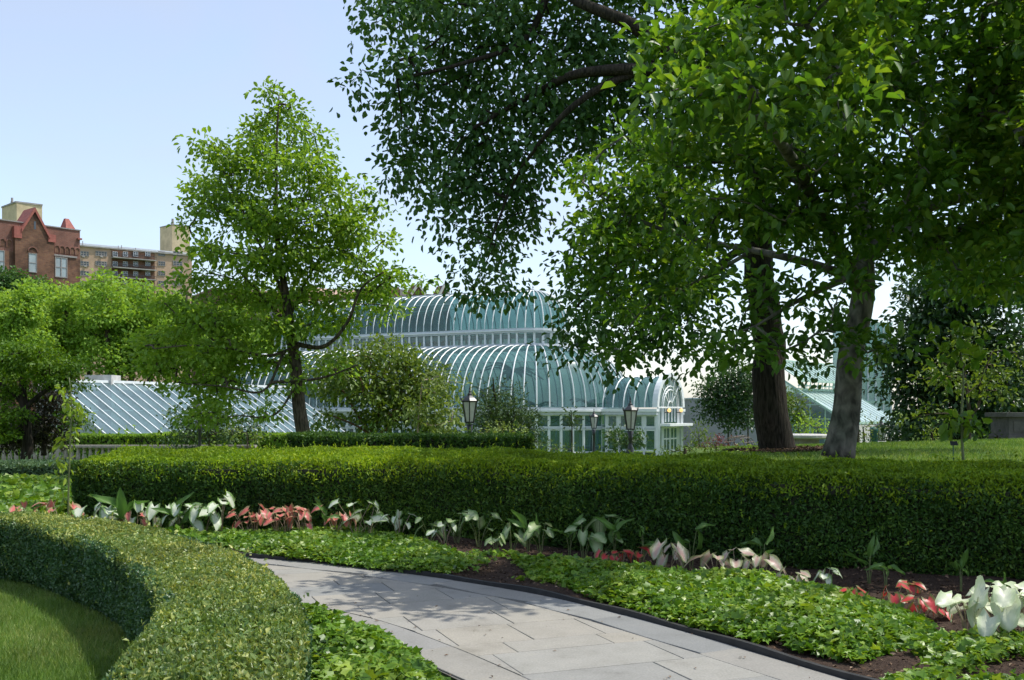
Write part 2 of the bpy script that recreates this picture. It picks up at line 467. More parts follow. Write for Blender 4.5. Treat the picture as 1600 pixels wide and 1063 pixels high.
# ------------------------------------------------------------------ terrain
HF = np.array([(-6.3, 14.6), (-4, 15.0), (-1.5, 14.6), (1.5, 12.6), (4.7, 10.7), (9.5, 8.2), (14, 5.5)])
def terr(x, y):
    x = np.asarray(x, float); y = np.asarray(y, float)
    base = -0.8 * smooth(23, 38, y) - 0.6 * smooth(40, 60, y)
    yf = np.interp(x, HF[:, 0], HF[:, 1])
    crest = .78 + .028 * np.clip(x - 5, -3, 9)
    pl = smooth(1.2, 4.2, x - .035 * y) * smooth(.6, 2.2, y - yf) * (1 - smooth(26, 44, y))
    return base * (1 - pl) + crest * pl

def grid_sheet(name, xs, ys, mat, dz=0.0, kind='structure', zf=terr):
    X, Y = np.meshgrid(xs, ys)
    Z = zf(X, Y) + dz
    nx, ny = len(xs), len(ys)
    idx = np.arange(nx * ny).reshape(ny, nx)
    fa = np.stack([idx[:-1, :-1], idx[:-1, 1:], idx[1:, 1:], idx[1:, :-1]], -1).reshape(-1)
    me = raw_mesh(name, np.stack([X, Y, Z], -1).reshape(-1, 3), fa, 4)
    me.polygons.foreach_set('use_smooth', [True] * len(me.polygons))
    return link(name, me, mat, None, kind)

xs = np.concatenate([np.linspace(-1500, -120, 12), np.linspace(-100, -30, 15), np.linspace(-28, 28, 100), np.linspace(30, 100, 15), np.linspace(120, 1500, 12)])
ys = np.concatenate([np.linspace(-120, -4, 8), np.linspace(-2, 40, 90), np.linspace(42, 120, 30), np.linspace(140, 3000, 16)])
grid_sheet('ground', xs, ys, M['grass'], -.03)

# ------------------------------------------------------------------ path
def spline(pts, n):
    pts = np.array(pts, float)
    d = np.concatenate([[0], np.cumsum(np.linalg.norm(np.diff(pts, axis=0), axis=1))])
    t = np.linspace(0, d[-1], n)
    out = np.zeros((n, pts.shape[1]))
    m = np.gradient(pts, d, axis=0)
    for j in range(n):
        i = min(max(np.searchsorted(d, t[j]) - 1, 0), len(d) - 2)
        h = d[i + 1] - d[i]; s_ = (t[j] - d[i]) / h
        out[j] = (2 * s_**3 - 3 * s_**2 + 1) * pts[i] + (s_**3 - 2 * s_**2 + s_) * h * m[i] + (-2 * s_**3 + 3 * s_**2) * pts[i + 1] + (s_**3 - s_**2) * h * m[i + 1]
    return out

RE = spline([(4.6, 2.4), (3.4, 4.7), (2.25, 6.8), (1.15, 8.7), (.31, 9.9), (-.68, 10.85), (-1.44, 11.45), (-2.34, 12.05), (-3.2, 12.45), (-5.0, 13.05), (-8.0, 13.9)], 90)
PWID = np.interp(RE[:, 0], [-8, -5, -2.6], [1.25, 1.35, 2.25])[:, None]
def offset(poly, d):
    t = np.gradient(poly, axis=0); t /= np.linalg.norm(t, axis=1, keepdims=True)
    return poly + np.stack([-t[:, 1], t[:, 0]], 1) * d
LE = offset(RE, PWID)
BW = .40
RI, LI = offset(RE, BW), offset(RE, PWID - BW)

path = thing('path', None, None, (0, 0, 0)); path['kind'] = 'structure'
mb = MB()
for i in range(len(RE) - 1):
    a, b_, c, d = offset(RE, -.01)[i], offset(RE, -.01)[i + 1], LE[i + 1], LE[i]
    mb.add([(a[0], a[1], -.012), (b_[0], b_[1], -.012), (c[0], c[1], -.012), (d[0], d[1], -.012)], [(0, 1, 2, 3)])
mb.build('joint_bed', M['joint'], path)

def clip(poly, p, n):
    out = []
    for i in range(len(poly)):
        a, b = poly[i], poly[(i + 1) % len(poly)]
        da, db = np.dot(a - p, n), np.dot(b - p, n)
        if da >= 0: out.append(a)
        if da * db < 0: out.append(a + (b - a) * da / (da - db))
    return out

def shrink(poly, g):
    c = np.mean(poly, axis=0)
    res = list(poly)
    for i in range(len(poly)):
        a, b = poly[i], poly[(i + 1) % len(poly)]
        e = b - a
        if np.linalg.norm(e) < 1e-6: continue
        n = np.array([-e[1], e[0]]) / np.linalg.norm(e)
        if np.dot(c - a, n) < 0: n = -n
        res = clip(res, a + n * g, n)
        if len(res) < 3: return []
    return res

def slab(poly, name, mat, g=.004, tilt=.0035):
    poly = shrink(poly, g)
    if len(poly) < 3: return
    poly = np.array(poly)
    x, y = poly[:, 0], poly[:, 1]
    area = .5 * np.sum(x * np.roll(y, -1) - y * np.roll(x, -1))
    if area < 0: poly = poly[::-1]
    if abs(area) < .012: return
    c = poly.mean(0); n = len(poly)
    z0 = random.uniform(-.0015, .0015); gx, gy = random.uniform(-tilt, tilt), random.uniform(-tilt, tilt)
    z = [z0 + gx * (p[0] - c[0]) + gy * (p[1] - c[1]) for p in poly]
    m = MB()
    inn = [c + (p - c) * (1 - .005 / max(np.linalg.norm(p - c), .05)) for p in poly]
    m.add([(p[0], p[1], -.03) for p in poly] + [(p[0], p[1], zz - .004) for p, zz in zip(poly, z)] + [(p[0], p[1], zz) for p, zz in zip(inn, z)],
          [(i, (i + 1) % n, n + (i + 1) % n, n + i) for i in range(n)] + [(n + i, n + (i + 1) % n, 2 * n + (i + 1) % n, 2 * n + i) for i in range(n)] + [tuple(range(2 * n, 3 * n))])
    return m.build(name, mat, path)

ga = R(21)
gu, gv = np.array([math.cos(ga), math.sin(ga)]), np.array([-math.sin(ga), math.cos(ga)])
v = 1.0
row = 0
while v < 16:
    hgt = random.choice([.34, .42, .55, .62, .62])
    u = -9.5 + random.uniform(-.6, 0)
    while u < 8:
        ln = random.choice([.62, .8, 1.05, 1.25])
        q = [gu * (u + a) + gv * (v + b) for a, b in ((0, 0), (ln, 0), (ln, hgt), (0, hgt))]
        c = sum(q) / 4
        u += ln
        ok = True
        for E, sgn in ((RI, 1), (LI, -1)):
            i = int(np.argmin(np.sum((E - c) ** 2, 1)))
            t = E[min(i + 1, len(E) - 1)] - E[max(i - 1, 0)]; t = t / np.linalg.norm(t)
            n = np.array([-t[1], t[0]]) * sgn
            q = clip(q, E[i], n)
            if len(q) < 3: ok = False; break
        if ok and 3.2 < c[1] < 14 and c[0] > -7:
            slab(q, 'slab', M['slab'])
    v += hgt
for A, B, mt in ((RE, RI, M['slab_edge']), (LI, LE, M['slab_edge'])):
    i = 0
    while i < len(A) - 5:
        j = i + random.choice([5, 6, 7])
        j = min(j, len(A) - 1)
        slab([A[k] for k in range(i, j + 1, 1)] + [B[k] for k in range(j, i - 1, -1)], 'border_slab', mt, .0035)
        i = j

ed = thing('garden_edging', 'low black metal edging strip along the flower bed side of the path', 'edging', (RE[20][0], RE[20][1], 0))
mb = MB()
eo, ei = offset(RE, -.045), offset(RE, -.004)
for i in range(len(RE)):
    zt = .042 + .008 * math.sin(i * .9)
    mb.v += [(eo[i][0], eo[i][1], -.05), (eo[i][0], eo[i][1], zt), (ei[i][0], ei[i][1], zt), (ei[i][0], ei[i][1], -.05)]
    if i:
        a = (i - 1) * 4; b_ = i * 4
        mb.f += [(a + k, a + (k + 1) % 4, b_ + (k + 1) % 4, b_ + k) for k in range(4)]
mb.build('strip', M['edging'], ed)

# soil of the planted bed
bedz = lambda x, y: .02 + .03 * np.sin(x * 1.7 + y) * np.cos(y * 1.3) + 0 * x
mbx = []
n = len(RE)
BF = offset(RE, -.03)
mb = MB()
K = 14
for i in range(n):
    yb = np.interp(BF[i][0] + 2.0, HF[:, 0], HF[:, 1]) + .6
    far = np.array([BF[i][0] + 2.0, yb]) if BF[i][0] > -7 else np.array([BF[i][0], 15.6])
    for k in range(K):
        p = BF[i] + (far - BF[i]) * k / (K - 1)
        z = (.015 if k == 0 else .03 + .035 * math.sin(p[0] * 2.1 + p[1]) * math.cos(p[1] * 1.7) + .02 * math.sin(p[0] * 5.3))
        mb.v.append((p[0], p[1], z))
        if i and k:
            mb.f.append((i * K + k, i * K + k - 1, (i - 1) * K + k - 1, (i - 1) * K + k))
bed = mb.build('flower_bed', M['soil'], None, 'structure', True)

# ------------------------------------------------------------------ hedges
def hedge(name, label, front, back, zb, zt, leaf, wid, dens, mats, parts=('front', 'top', 'end'), bump=.04, crown=.0, rnd_r=.12, up=.35, bsc=3.0, tpl='dia', seed=3, top_dens=1.0, yfun=None, group=None):
    n = 60
    Fp, Bp = spline(front, n), spline(back, n)
    bx, by = Fp.mean(0)
    zb0 = zb
    root = thing(name, label, 'hedge', (bx, by, zb0), group)
    # solid dark core added inside the hedge to block light
    mb = MB(); ins = .07
    for i in range(n):
        f, b = Fp[i], Bp[i]
        e = (b - f) / np.linalg.norm(b - f)
        z1 = zt - .07
        mb.v += [(*(f + e * (ins + .06)), zb), (*(f + e * ins), z1 - .04), (*((f + b) / 2), z1 + crown * .9), (*(b - e * ins), z1 - .04), (*(b - e * ins), zb)]
        if i:
            a, c = (i - 1) * 5, i * 5
            mb.f += [(a + k, c + k, c + k + 1, a + k + 1) for k in range(4)]
    mb.f += [(0, 1, 2, 3, 4), tuple(range((n - 1) * 5, n * 5))[::-1]]
    mb.build('light_block_core', M['twig'], root)
    r = np.random.default_rng(seed)
    segF = np.linalg.norm(np.diff(Fp, axis=0), axis=1); segB = np.linalg.norm(np.diff(Bp, axis=0), axis=1)
    wdt = np.linalg.norm(Bp - Fp, axis=1)
    T = np.gradient(Fp, axis=0); T /= np.linalg.norm(T, axis=1, keepdims=True)
    def at(A, s):
        x = s * (n - 1); return np.stack([np.interp(x, np.arange(n), A[:, k]) for k in range(A.shape[1])], 1)
    side_p, side_n, top_p, top_n = [], [], [], []
    H = zt - zb
    cumF = np.concatenate([[0], np.cumsum(segF)]) / segF.sum()
    cumB = np.concatenate([[0], np.cumsum(segB)]) / segB.sum()
    if 'front' in parts or 'back' in parts:
        for which, A, cum, seg in (('front', Fp, cumF, segF), ('back', Bp, cumB, segB)):
            if which not in parts: continue
            N = int(dens * seg.sum() * H * (1 if which == 'front' else .6))
            s = np.interp(r.random(N), cum, np.linspace(0, 1, n))
            p = at(A, s); o = at(Bp if which == 'front' else Fp, s)
            nn = unit(p - o)
            tt = r.random(N)
            z = zb + H * tt
            rd = np.clip((z - (zt - rnd_r)) / rnd_r, 0, 1)
            ins_ = rnd_r * (1 - np.sqrt(1 - rd**2 * .98))
            un = np.clip((.18 - tt) / .18, 0, 1) * .06
            d = vnoise(np.c_[p, z], bsc, seed) * bump + vnoise(np.c_[p, z], bsc * 3.3, seed + 1) * bump * .6 - r.random(N)**2 * .07
            p = p + nn * (d - ins_ - un)[:, None]
            side_p.append(np.c_[p, z]); side_n.append(np.c_[nn, rd * .8])
    if 'top' in parts:
        N = int(dens * top_dens * .5 * (segF.sum() + segB.sum()) * wdt.mean())
        s = np.interp(r.random(N), .5 * (cumF + cumB), np.linspace(0, 1, n)); t = r.random(N)
        f, b = at(Fp, s), at(Bp, s)
        p = f + (b - f) * t[:, None]
        L = np.linalg.norm(b - f, axis=1)
        dd = np.minimum(t, 1 - t) * L
        q = np.clip(1 - dd / rnd_r, 0, 1)
        z = zt - rnd_r * (1 - np.sqrt(1 - q**2 * .98)) + crown * np.sin(np.pi * t)
        z = z + vnoise(np.c_[p, z * 0], .8, seed + 4) * bump * .7 + (vnoise(np.c_[p, z * 0], bsc, seed + 5) * bump + vnoise(np.c_[p, z * 0], bsc * 3.1, seed + 6) * bump * .6) * (1 - .3 * q) - r.random(N)**2 * .06
        top_p.append(np.c_[p, z]); top_n.append(np.c_[unit(f - b) * (q * np.where(t < .5, 1, -1))[:, None], np.ones(N)])
    if 'end' in parts:
        for i0, sg in ((0, -1), (n - 1, 1)):
            N = int(dens * wdt[i0] * H)
            t = r.random(N); z = zb + H * r.random(N)
            nn = np.repeat((T[i0] * sg)[None], N, 0)
            p = Fp[i0] + (Bp[i0] - Fp[i0]) * t[:, None]
            p = p + nn * (vnoise(np.c_[p, z], bsc, seed + 8) * bump - r.random(N)**2 * .06)[:, None]
            side_p.append(np.c_[p, z]); side_n.append(np.c_[nn, np.zeros(N)])
    if top_p:
        base_p = np.concatenate(top_p + side_p[:1]); k = int(len(base_p) * .0035)
        pick = base_p[r.integers(0, len(base_p), k)]
        dr = unit(r.normal(size=(k, 3)) * .45 + np.array([0, -.1, 1.0])); ln = leaf * r.uniform(1.0, 3.2, k)
        sh = [pick + dr * (ln * f_)[:, None] for f_ in (.3, .55, .8, 1.0)]
        top_p.append(np.concatenate(sh)); top_n.append(np.concatenate([dr + r.normal(size=(k, 3)) * .6 for _ in sh]))
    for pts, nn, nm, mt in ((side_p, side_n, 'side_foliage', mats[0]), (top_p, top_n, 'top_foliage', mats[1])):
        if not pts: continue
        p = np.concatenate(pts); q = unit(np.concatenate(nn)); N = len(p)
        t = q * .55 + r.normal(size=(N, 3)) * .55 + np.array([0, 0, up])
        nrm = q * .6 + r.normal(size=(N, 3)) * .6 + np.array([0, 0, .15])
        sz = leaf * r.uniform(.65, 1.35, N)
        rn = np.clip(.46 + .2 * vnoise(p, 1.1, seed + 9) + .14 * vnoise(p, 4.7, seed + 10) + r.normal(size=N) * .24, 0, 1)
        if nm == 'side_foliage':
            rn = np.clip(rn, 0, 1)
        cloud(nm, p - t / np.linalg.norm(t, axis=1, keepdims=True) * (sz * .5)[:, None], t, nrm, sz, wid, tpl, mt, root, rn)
    return root

# big yew hedge behind the bed
hedge('yew_hedge', 'long broad clipped yew hedge with bright green top behind the flower bed', 
      [(-6.3, 14.7), (-4.6, 14.55), (-3, 14.5), (-1.4, 14.35), (0, 13.6), (1.5, 12.6), (4.7, 10.75), (9.5, 8.3)],
      [(-6.6, 18.2), (-4.8, 18.6), (-2.8, 18.4), (-.8, 17.6), (1.2, 16.5), (3.2, 15.2), (6.2, 13.2), (11, 10.6)],
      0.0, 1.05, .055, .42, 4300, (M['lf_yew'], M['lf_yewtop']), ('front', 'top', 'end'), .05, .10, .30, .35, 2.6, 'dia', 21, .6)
# low privet hedge in the left foreground
hedge('privet_hedge', 'low curved privet hedge sweeping along the lawn in the left foreground',
      [(-1.55, 2.6), (-1.75, 4.2), (-1.9, 5.0), (-2.05, 5.8), (-2.3, 6.6), (-2.75, 7.5), (-3.4, 8.6), (-4.3, 9.75), (-5.45, 10.85), (-8.0, 11.6)],
      [(-.75, 2.6), (-.9, 4.2), (-1.02, 5.1), (-1.18, 5.9), (-1.4, 6.6), (-1.75, 7.5), (-2.2, 8.35), (-3.05, 9.6), (-4.2, 10.75), (-5.6, 11.6), (-7.9, 12.3)],
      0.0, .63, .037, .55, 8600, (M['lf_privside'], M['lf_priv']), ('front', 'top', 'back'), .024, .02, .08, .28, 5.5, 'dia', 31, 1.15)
# clipped dark hedge in the middle distance
hedge('yew_hedge', 'flat dark clipped hedge behind the big yew hedge, before the lamp post',
      [(P(425, 0, 25)[0], 26.5), (P(640, 0, 25)[0], 25.5), (P(832, 0, 25)[0], 25)], [(P(425, 0, 25)[0], 28.2), (P(640, 0, 25)[0], 27.2), (P(832, 0, 25)[0], 26.4)],
      -.25, 1.13, .11, .45, 900, (M['lf_yew'], M['lf_yew']), ('front', 'top', 'end'), .04, 0, .12, .3, 2, 'dia', 41)
# grey green box hedge at the far left
hedge('box_hedge', 'grey green box hedge below the stone balustrade at the left edge',
      [(-17, 25), (-13, 24.4), (-10, 24), (-8.6, 23.9)], [(-17, 26.6), (-13, 26), (-10, 25.6), (-8.6, 25.4)],
      -.15, .50, .09, .5, 1300, (M['lf_box'], M['lf_box']), ('front', 'top', 'end'), .04, 0, .1, .3, 2, 'dia', 43)
hedge('box_hedge', 'long low hedge between the balustrade and the left glasshouse roof',
      [(-30, 52.5), (-22, 52.3), (-14, 52), (-9, 52)], [(-30, 54), (-22, 53.8), (-14, 53.5), (-9, 53.5)],
      -1.2, .52, .2, .5, 260, (M['lf_plane'], M['lf_plane']), ('front', 'top'), .08, 0, .15, .3, 1.2, 'dia', 45)

# ------------------------------------------------------------------ trees
def leaves_for(cl, per, rc, flat, droop, size, r, spread=1.0, upn=.8):
    N = len(cl) * per
    c = np.repeat(cl, per, 0)
    g = r.normal(size=(N, 3)) * .55
    g = g / np.maximum(1, np.linalg.norm(g, axis=1, keepdims=True) / 1.25)
    d = g * rc * np.array([1, 1, flat])
    d[:, 2] -= droop * rc * np.linalg.norm(d[:, :2], axis=1) / rc * .6
    p = c + d
    t = unit(g + 1e-6) * .7 * spread + r.normal(size=(N, 3)) * .45 + np.array([0, 0, -droop])
    nn = np.array([0, 0, upn]) + r.normal(size=(N, 3)) * .55
    s = size * r.uniform(.65, 1.3, N)
    return p, t, nn, s

def tree(name, label, cat, limbs, blobs, cd, per, rc, leaf, wid, bark, lmat, tpl='dia', flat=.6, droop=.25, group=None, seed=1,
         twig=.012, shell=2.4, keep=1.0, limb_name='limb', lsc=1.0, up_pen=.5, ncut=0, sides=8, minr=.006, upn=.8, rbias=None):
    r = np.random.default_rng(seed)
    L0 = [np.array(P(a, b, y)) for a, b, y, rr in limbs[0]]
    base = L0[0]
    root = thing(name, label, cat, base, group)
    nodes, nrad = [], []
    for li, lb in enumerate(limbs):
        pts = np.array([np.r_[P(a, b, y), rr] for a, b, y, rr in lb])
        if li and nodes:
            nd = np.array(nodes); i = int(np.argmin(np.sum((nd - pts[0, :3]) ** 2, 1)))
            if np.linalg.norm(nd[i] - pts[0, :3]) < 1.5:
                pts[0, :3] = nd[i]
        sp = spline(pts, max(6, 5 * len(pts)))
        jit = vnoise(sp[:, :3], 3.0, seed + li)[:, None] * np.array([[.35, .35, 0, 0]]) * sp[:, 3:4]
        sp = sp + jit
        rad = np.maximum(sp[:, 3] * (lsc if li else 1), minr)
        if li == 0:   # root flare
            hh = sp[:, 2] - base[2]
            rad = rad * (1 + .16 * np.exp(-hh / (1.2 * rad[0])))
        mb = MB(); mb.tube(sp[:, :3], rad, 14 if li == 0 else sides)
        mb.build('trunk' if li == 0 else limb_name, bark, root, None, True)
        st = len(sp) // 3 if li == 0 else 0
        nodes += [tuple(q) for q in sp[st:, :3]]; nrad += list(rad[st:])
    cl = []
    for bl in blobs:
        px, py, rx, ry, y, ry3 = bl[:6]
        dn = bl[6] if len(bl) > 6 else 1.0
        c = P(px, py, y); rr = np.array([rx * y / F, ry3, ry * y / F])
        N = max(2, int(dn * 4.19 * rr.prod() / cd ** 3))
        d = unit(r.normal(size=(N, 3))) * r.random((N, 1)) ** (1 / shell)
        cl.append(c + d * rr)
    cl = np.concatenate(cl)
    # thin out clumps that sit on top of each other
    order = r.permutation(len(cl)); kept = []
    ka = np.zeros((0, 3))
    for i in order:
        if len(ka) == 0 or np.min(np.sum((ka - cl[i]) ** 2, 1)) > (.5 * cd) ** 2:
            ka = np.vstack([ka, cl[i]])
    cl = ka
    if keep < 1: cl = cl[r.random(len(cl)) < keep]
    # twigs
    nd = np.zeros((len(nodes) + len(cl) * 4, 3)); nd[:len(nodes)] = nodes
    cnt = len(nodes); par = np.full(len(nd), -1); load = np.zeros(len(nd)); nlim = cnt
    dist0 = np.array([np.min(np.sum((nd[:cnt] - c) ** 2, 1)) for c in cl])
    paths = []
    for i in np.argsort(dist0):
        c = cl[i]
        df = nd[:cnt] - c
        cost = np.linalg.norm(df, axis=1) + up_pen * np.maximum(0, df[:, 2])
        j = int(np.argmin(cost))
        a = nd[j]; ln = np.linalg.norm(c - a)
        mid = (a + c) / 2 + r.normal(size=3) * ln * .09 + np.array([0, 0, .08 * ln])
        ids = [j]
        prev = j
        for f_ in (.33, .66, 1.0):
            q = (1 - f_) ** 2 * a + 2 * f_ * (1 - f_) * mid + f_ * f_ * c
            nd[cnt] = q; par[cnt] = prev; prev = cnt; ids.append(cnt); cnt += 1
        paths.append(ids)
    order_n = np.arange(cnt - 1, nlim - 1, -1)
    for k in order_n:
        load[k] = max(load[k], 0) + (1 if True else 0)
        if par[k] >= nlim: load[par[k]] += load[k]
    mb = MB()
    for ids in paths:
        rad = [twig * max(1, load[k] / 3 + .4) ** .45 if k >= nlim else 0 for k in ids]
        if ids[0] < nlim: rad[0] = min(rad[1] * 1.15, nrad[ids[0]] * .9)
        mb.tube([nd[k] for k in ids], rad, 4, False)
    if mb.v: mb.build('twigs', bark, root, 'stuff')
    p, t, nn, s = leaves_for(cl, per, rc, flat, droop, leaf, r, upn=upn)
    rn = np.clip(.5 + .25 * vnoise(p, 1.0, seed + 3) + r.normal(size=len(p)) * .2, 0, 1)
    if ncut:   # the leaves that show largest become leaf objects of their own
        px = CX + F * p[:, 0] / p[:, 1]; py = HY - F * (p[:, 2] - CZ) / p[:, 1]
        vis = (px > 860) & (px < 1590) & (py > 5) & (py < 640)
        score = np.where(vis, p[:, 1] - 6 * s, 1e9)
        pick = np.argsort(score)[:ncut]
        V, Fc = TPL['oval']
        shared = []
        for k in range(5):
            me = raw_mesh('leaf', V * np.array([wid, 1, 1 + .3 * k]), Fc.ravel(), 4, np.full(len(Fc), .25 + .15 * k))
            me.materials.append(lmat); shared.append(me)
        for k in pick:
            o = link('leaf', shared[k % 5], None, root)
            tt = Vector(t[k]).normalized(); nv = Vector(nn[k]); nv = (nv - tt * nv.dot(tt)).normalized(); b = tt.cross(nv)
            mt = Matrix((b, tt, nv)).transposed().to_4x4() @ Matrix.Scale(float(s[k]), 4)
            mt.translation = Vector(p[k] - OFF[root.name])
            o.matrix_local = mt
        m_ = np.ones(len(p), bool); m_[pick] = False
        p, t, nn, s, rn = p[m_], t[m_], nn[m_], s[m_], rn[m_]
    cloud('crown', p, t, nn, s, wid, tpl, lmat, root, rn)
    return root

def BL(lst, y, ry=None, jit=0, seed=0):
    r = np.random.default_rng(seed + 100)
    out = []
    for b in lst:
        px, py, rx, rz = b[:4]
        yy = y + r.uniform(-jit, jit)
        k = ry if ry else 1.1 * max(rx, rz) * y / F
        out.append((px, py, rx, rz, yy, k) + tuple(b[4:5]))
    return out

# young spreading tree, left of centre
Y = 30
tree('magnolia_tree', 'young light green tree with open layered crown left of centre', 'tree',
     [[(482, 735, Y, .24), (478, 680, Y, .21), (468, 620, Y, .19), (460, 560, Y, .17), (452, 500, Y, .14), (440, 430, Y, .10), (431, 330, Y, .065), (432, 230, Y, .04), (436, 150, Y, .02)],
      [(462, 572, Y, .11), (505, 542, Y - .4, .09), (545, 500, Y - .7, .07), (565, 450, Y - .8, .05), (600, 425, Y - 1, .03)],
      [(453, 510, Y, .10), (415, 470, Y + .2, .08), (380, 430, Y + .3, .06), (335, 390, Y + .5, .04), (300, 370, Y + .6, .02)],
      [(461, 585, Y, .08), (420, 556, Y - .6, .06), (360, 545, Y - 1.2, .045), (300, 540, Y - 1.6, .03), (240, 545, Y - 1.8, .02)],
      [(465, 612, Y, .07), (410, 612, Y - .8, .05), (350, 604, Y - 1.4, .035), (290, 600, Y - 1.8, .02)],
      [(470, 635, Y, .07), (505, 590, Y - .3, .05), (560, 570, Y - .6, .03)],
      [(446, 465, Y, .08), (410, 390, Y - .4, .06), (370, 310, Y - .7, .04), (335, 240, Y - .8, .02)],
      [(438, 400, Y, .06), (470, 320, Y - .3, .045), (505, 250, Y - .4, .02)],
      [(450, 490, Y, .07), (490, 420, Y + .5, .05), (540, 350, Y + .8, .03), (570, 320, Y + .9, .02)],
      [(474, 655, Y, .06), (425, 650, Y - .7, .04), (370, 650, Y - 1.2, .025), (330, 655, Y - 1.4, .015)]],
     BL([(440, 150, 24, 34), (432, 205, 50, 40), (345, 235, 34, 34), (395, 260, 55, 45), (495, 215, 36, 30), (470, 275, 55, 45), (325, 290, 40, 28), (535, 285, 42, 32),
         (370, 330, 70, 38), (450, 345, 70, 40), (550, 345, 55, 32), (305, 345, 28, 20), (595, 370, 42, 22), (320, 395, 45, 22), (400, 400, 75, 30), (500, 400, 70, 30), (580, 415, 55, 24),
         (625, 440, 26, 10), (300, 440, 45, 22), (380, 460, 75, 26), (480, 455, 60, 24), (560, 460, 55, 22), (655, 438, 7, 5), (270, 480, 40, 20, 1.25), (340, 500, 65, 24, 1.25), (440, 505, 60, 22, 1.25), (540, 500, 45, 18),
         (262, 530, 46, 22, 1.25), (350, 545, 65, 22, 1.25), (440, 555, 50, 22, 1.25), (600, 485, 25, 12), (258, 575, 44, 24, 1.25), (245, 545, 30, 18, 1.25), (275, 605, 44, 12, 1.25), (360, 590, 60, 18, 1.25), (300, 560, 50, 18, 1.25), (440, 600, 36, 16, 1.25), (330, 615, 60, 12, 1.25), (335, 652, 48, 12, 1.25), (410, 645, 30, 10, 1.25), (520, 565, 35, 14)],
        Y, None, 1.3, 5), .58, 66, .54, .165, .64, M['bark_mid'], M['lf_young'], 'oval', .42, .22, None, 51, .010, 2.2, lsc=.68)

# the big dark tree on the right, boughs reaching over the lawn
Y = 25
lin = [(600, 25, 42, 30), (680, 40, 70, 50), (790, 45, 80, 60), (900, 60, 80, 60), (1000, 90, 80, 80), (562, 122, 26, 9), (640, 120, 55, 40), (740, 130, 80, 50), (850, 150, 80, 55), (945, 170, 60, 50),
       (640, 190, 42, 35), (730, 210, 75, 45), (830, 220, 60, 45), (915, 225, 40, 22), (640, 250, 38, 28), (640, 290, 30, 12), (720, 280, 70, 35), (800, 280, 50, 40), (690, 335, 45, 18), (770, 340, 60, 28), (815, 320, 28, 30), (725, 370, 36, 14), (790, 385, 34, 18),
       (755, 415, 34, 14), (720, 428, 10, 8), (790, 430, 14, 8), (745, 452, 8, 9),
       (1050, 200, 80, 70), (1130, 120, 80, 80), (980, 330, 70, 45), (1060, 330, 70, 60), (915, 400, 38, 28), (890, 450, 26, 22), (950, 460, 50, 40), (1040, 440, 70, 50), (1110, 430, 30, 40), (930, 512, 46, 22), (890, 540, 22, 9), (1000, 512, 46, 20), (1085, 512, 50, 26), (1100, 560, 30, 10), (1030, 540, 30, 9), (960, 562, 10, 6),
       (1220, 200, 90, 80), (1330, 160, 90, 80), (1250, 330, 60, 40), (1270, 560, 30, 12), (1290, 500, 40, 18), (1550, 200, 80, 80), (1540, 340, 80, 50), (1430, 370, 70, 30), (1350, 320, 60, 40), (1620, 420, 60, 60), (1500, 420, 60, 26)]
linUp = [(640, -60, 90, 45), (780, -80, 110, 60), (920, -90, 120, 70), (1080, -100, 130, 80), (1240, -110, 130, 90), (1000, -210, 200, 70), (1200, -230, 200, 80), (1400, -100, 120, 90)]
tree('linden_tree', 'tall dark linden tree with thick straight trunk and drooping boughs', 'tree',
     [[(1212, 716, Y, 0.411), (1208, 650, Y, 0.411), (1198, 530, Y, 0.382), (1188, 420, Y, 0.353), (1180, 330, Y, 0.319), (1170, 230, Y, 0.285), (1158, 110, Y, 0.239), (1150, -20, Y, 0.183), (1145, -160, Y, 0.103)],
      [(1166, 190, Y, 0.249), (1105, 125, Y - 2.2, .2), (1040, 78, Y - 3.6, .165), (985, 38, Y - 4.0, .14), (915, 8, Y - 3.8, .11), (840, -40, Y - 1.8, 0.092), (740, -70, Y - 2, 0.052)],
      [(1170, 220, Y, 0.223), (1100, 140, Y - 1, 0.183), (1050, 112, Y - 3.4, .157), (985, 108, Y - 4.0, .131), (910, 114, Y - 4.0, .1), (830, 150, Y - 2.7, 0.066), (740, 200, Y - 3, 0.039)],
      [(1010, 108, Y - 3.8, .100), (950, 130, Y - 4.0, .085), (895, 165, Y - 4.0, .066), (850, 215, Y - 3.8, .048), (800, 290, Y - 2.9, 0.033), (770, 370, Y - 3, 0.020)],
      [(915, 8, Y - 1.5, 0.092), (820, 60, Y - 2.3, 0.066), (720, 100, Y - 2.8, 0.046), (620, 125, Y - 3, 0.026)],
      [(1180, 330, Y, 0.157), (1110, 330, Y - 1, 0.118), (1030, 370, Y - 1.6, 0.079), (950, 430, Y - 2, 0.052), (900, 480, Y - 2.2, 0.026)],
      [(1184, 370, Y, 0.131), (1130, 410, Y - .9, 0.092), (1070, 480, Y - 1.3, 0.059), (1010, 540, Y - 1.6, 0.026)],
      [(1178, 300, Y, 0.183), (1250, 220, Y + 1, 0.144), (1330, 150, Y + 1.8, 0.105), (1400, 40, Y + 2.4, 0.066)]],
     BL(lin, Y - 1.7, 1.4, .8, 7) + BL(linUp, Y - .5, 2.8, 1, 8), .57, 47, .54, .165, .70, M['bark_dark'], M['lf_linden'], 'oval', .9, .55, None, 61, .007, 2.0, 1.0, up_pen=.15)

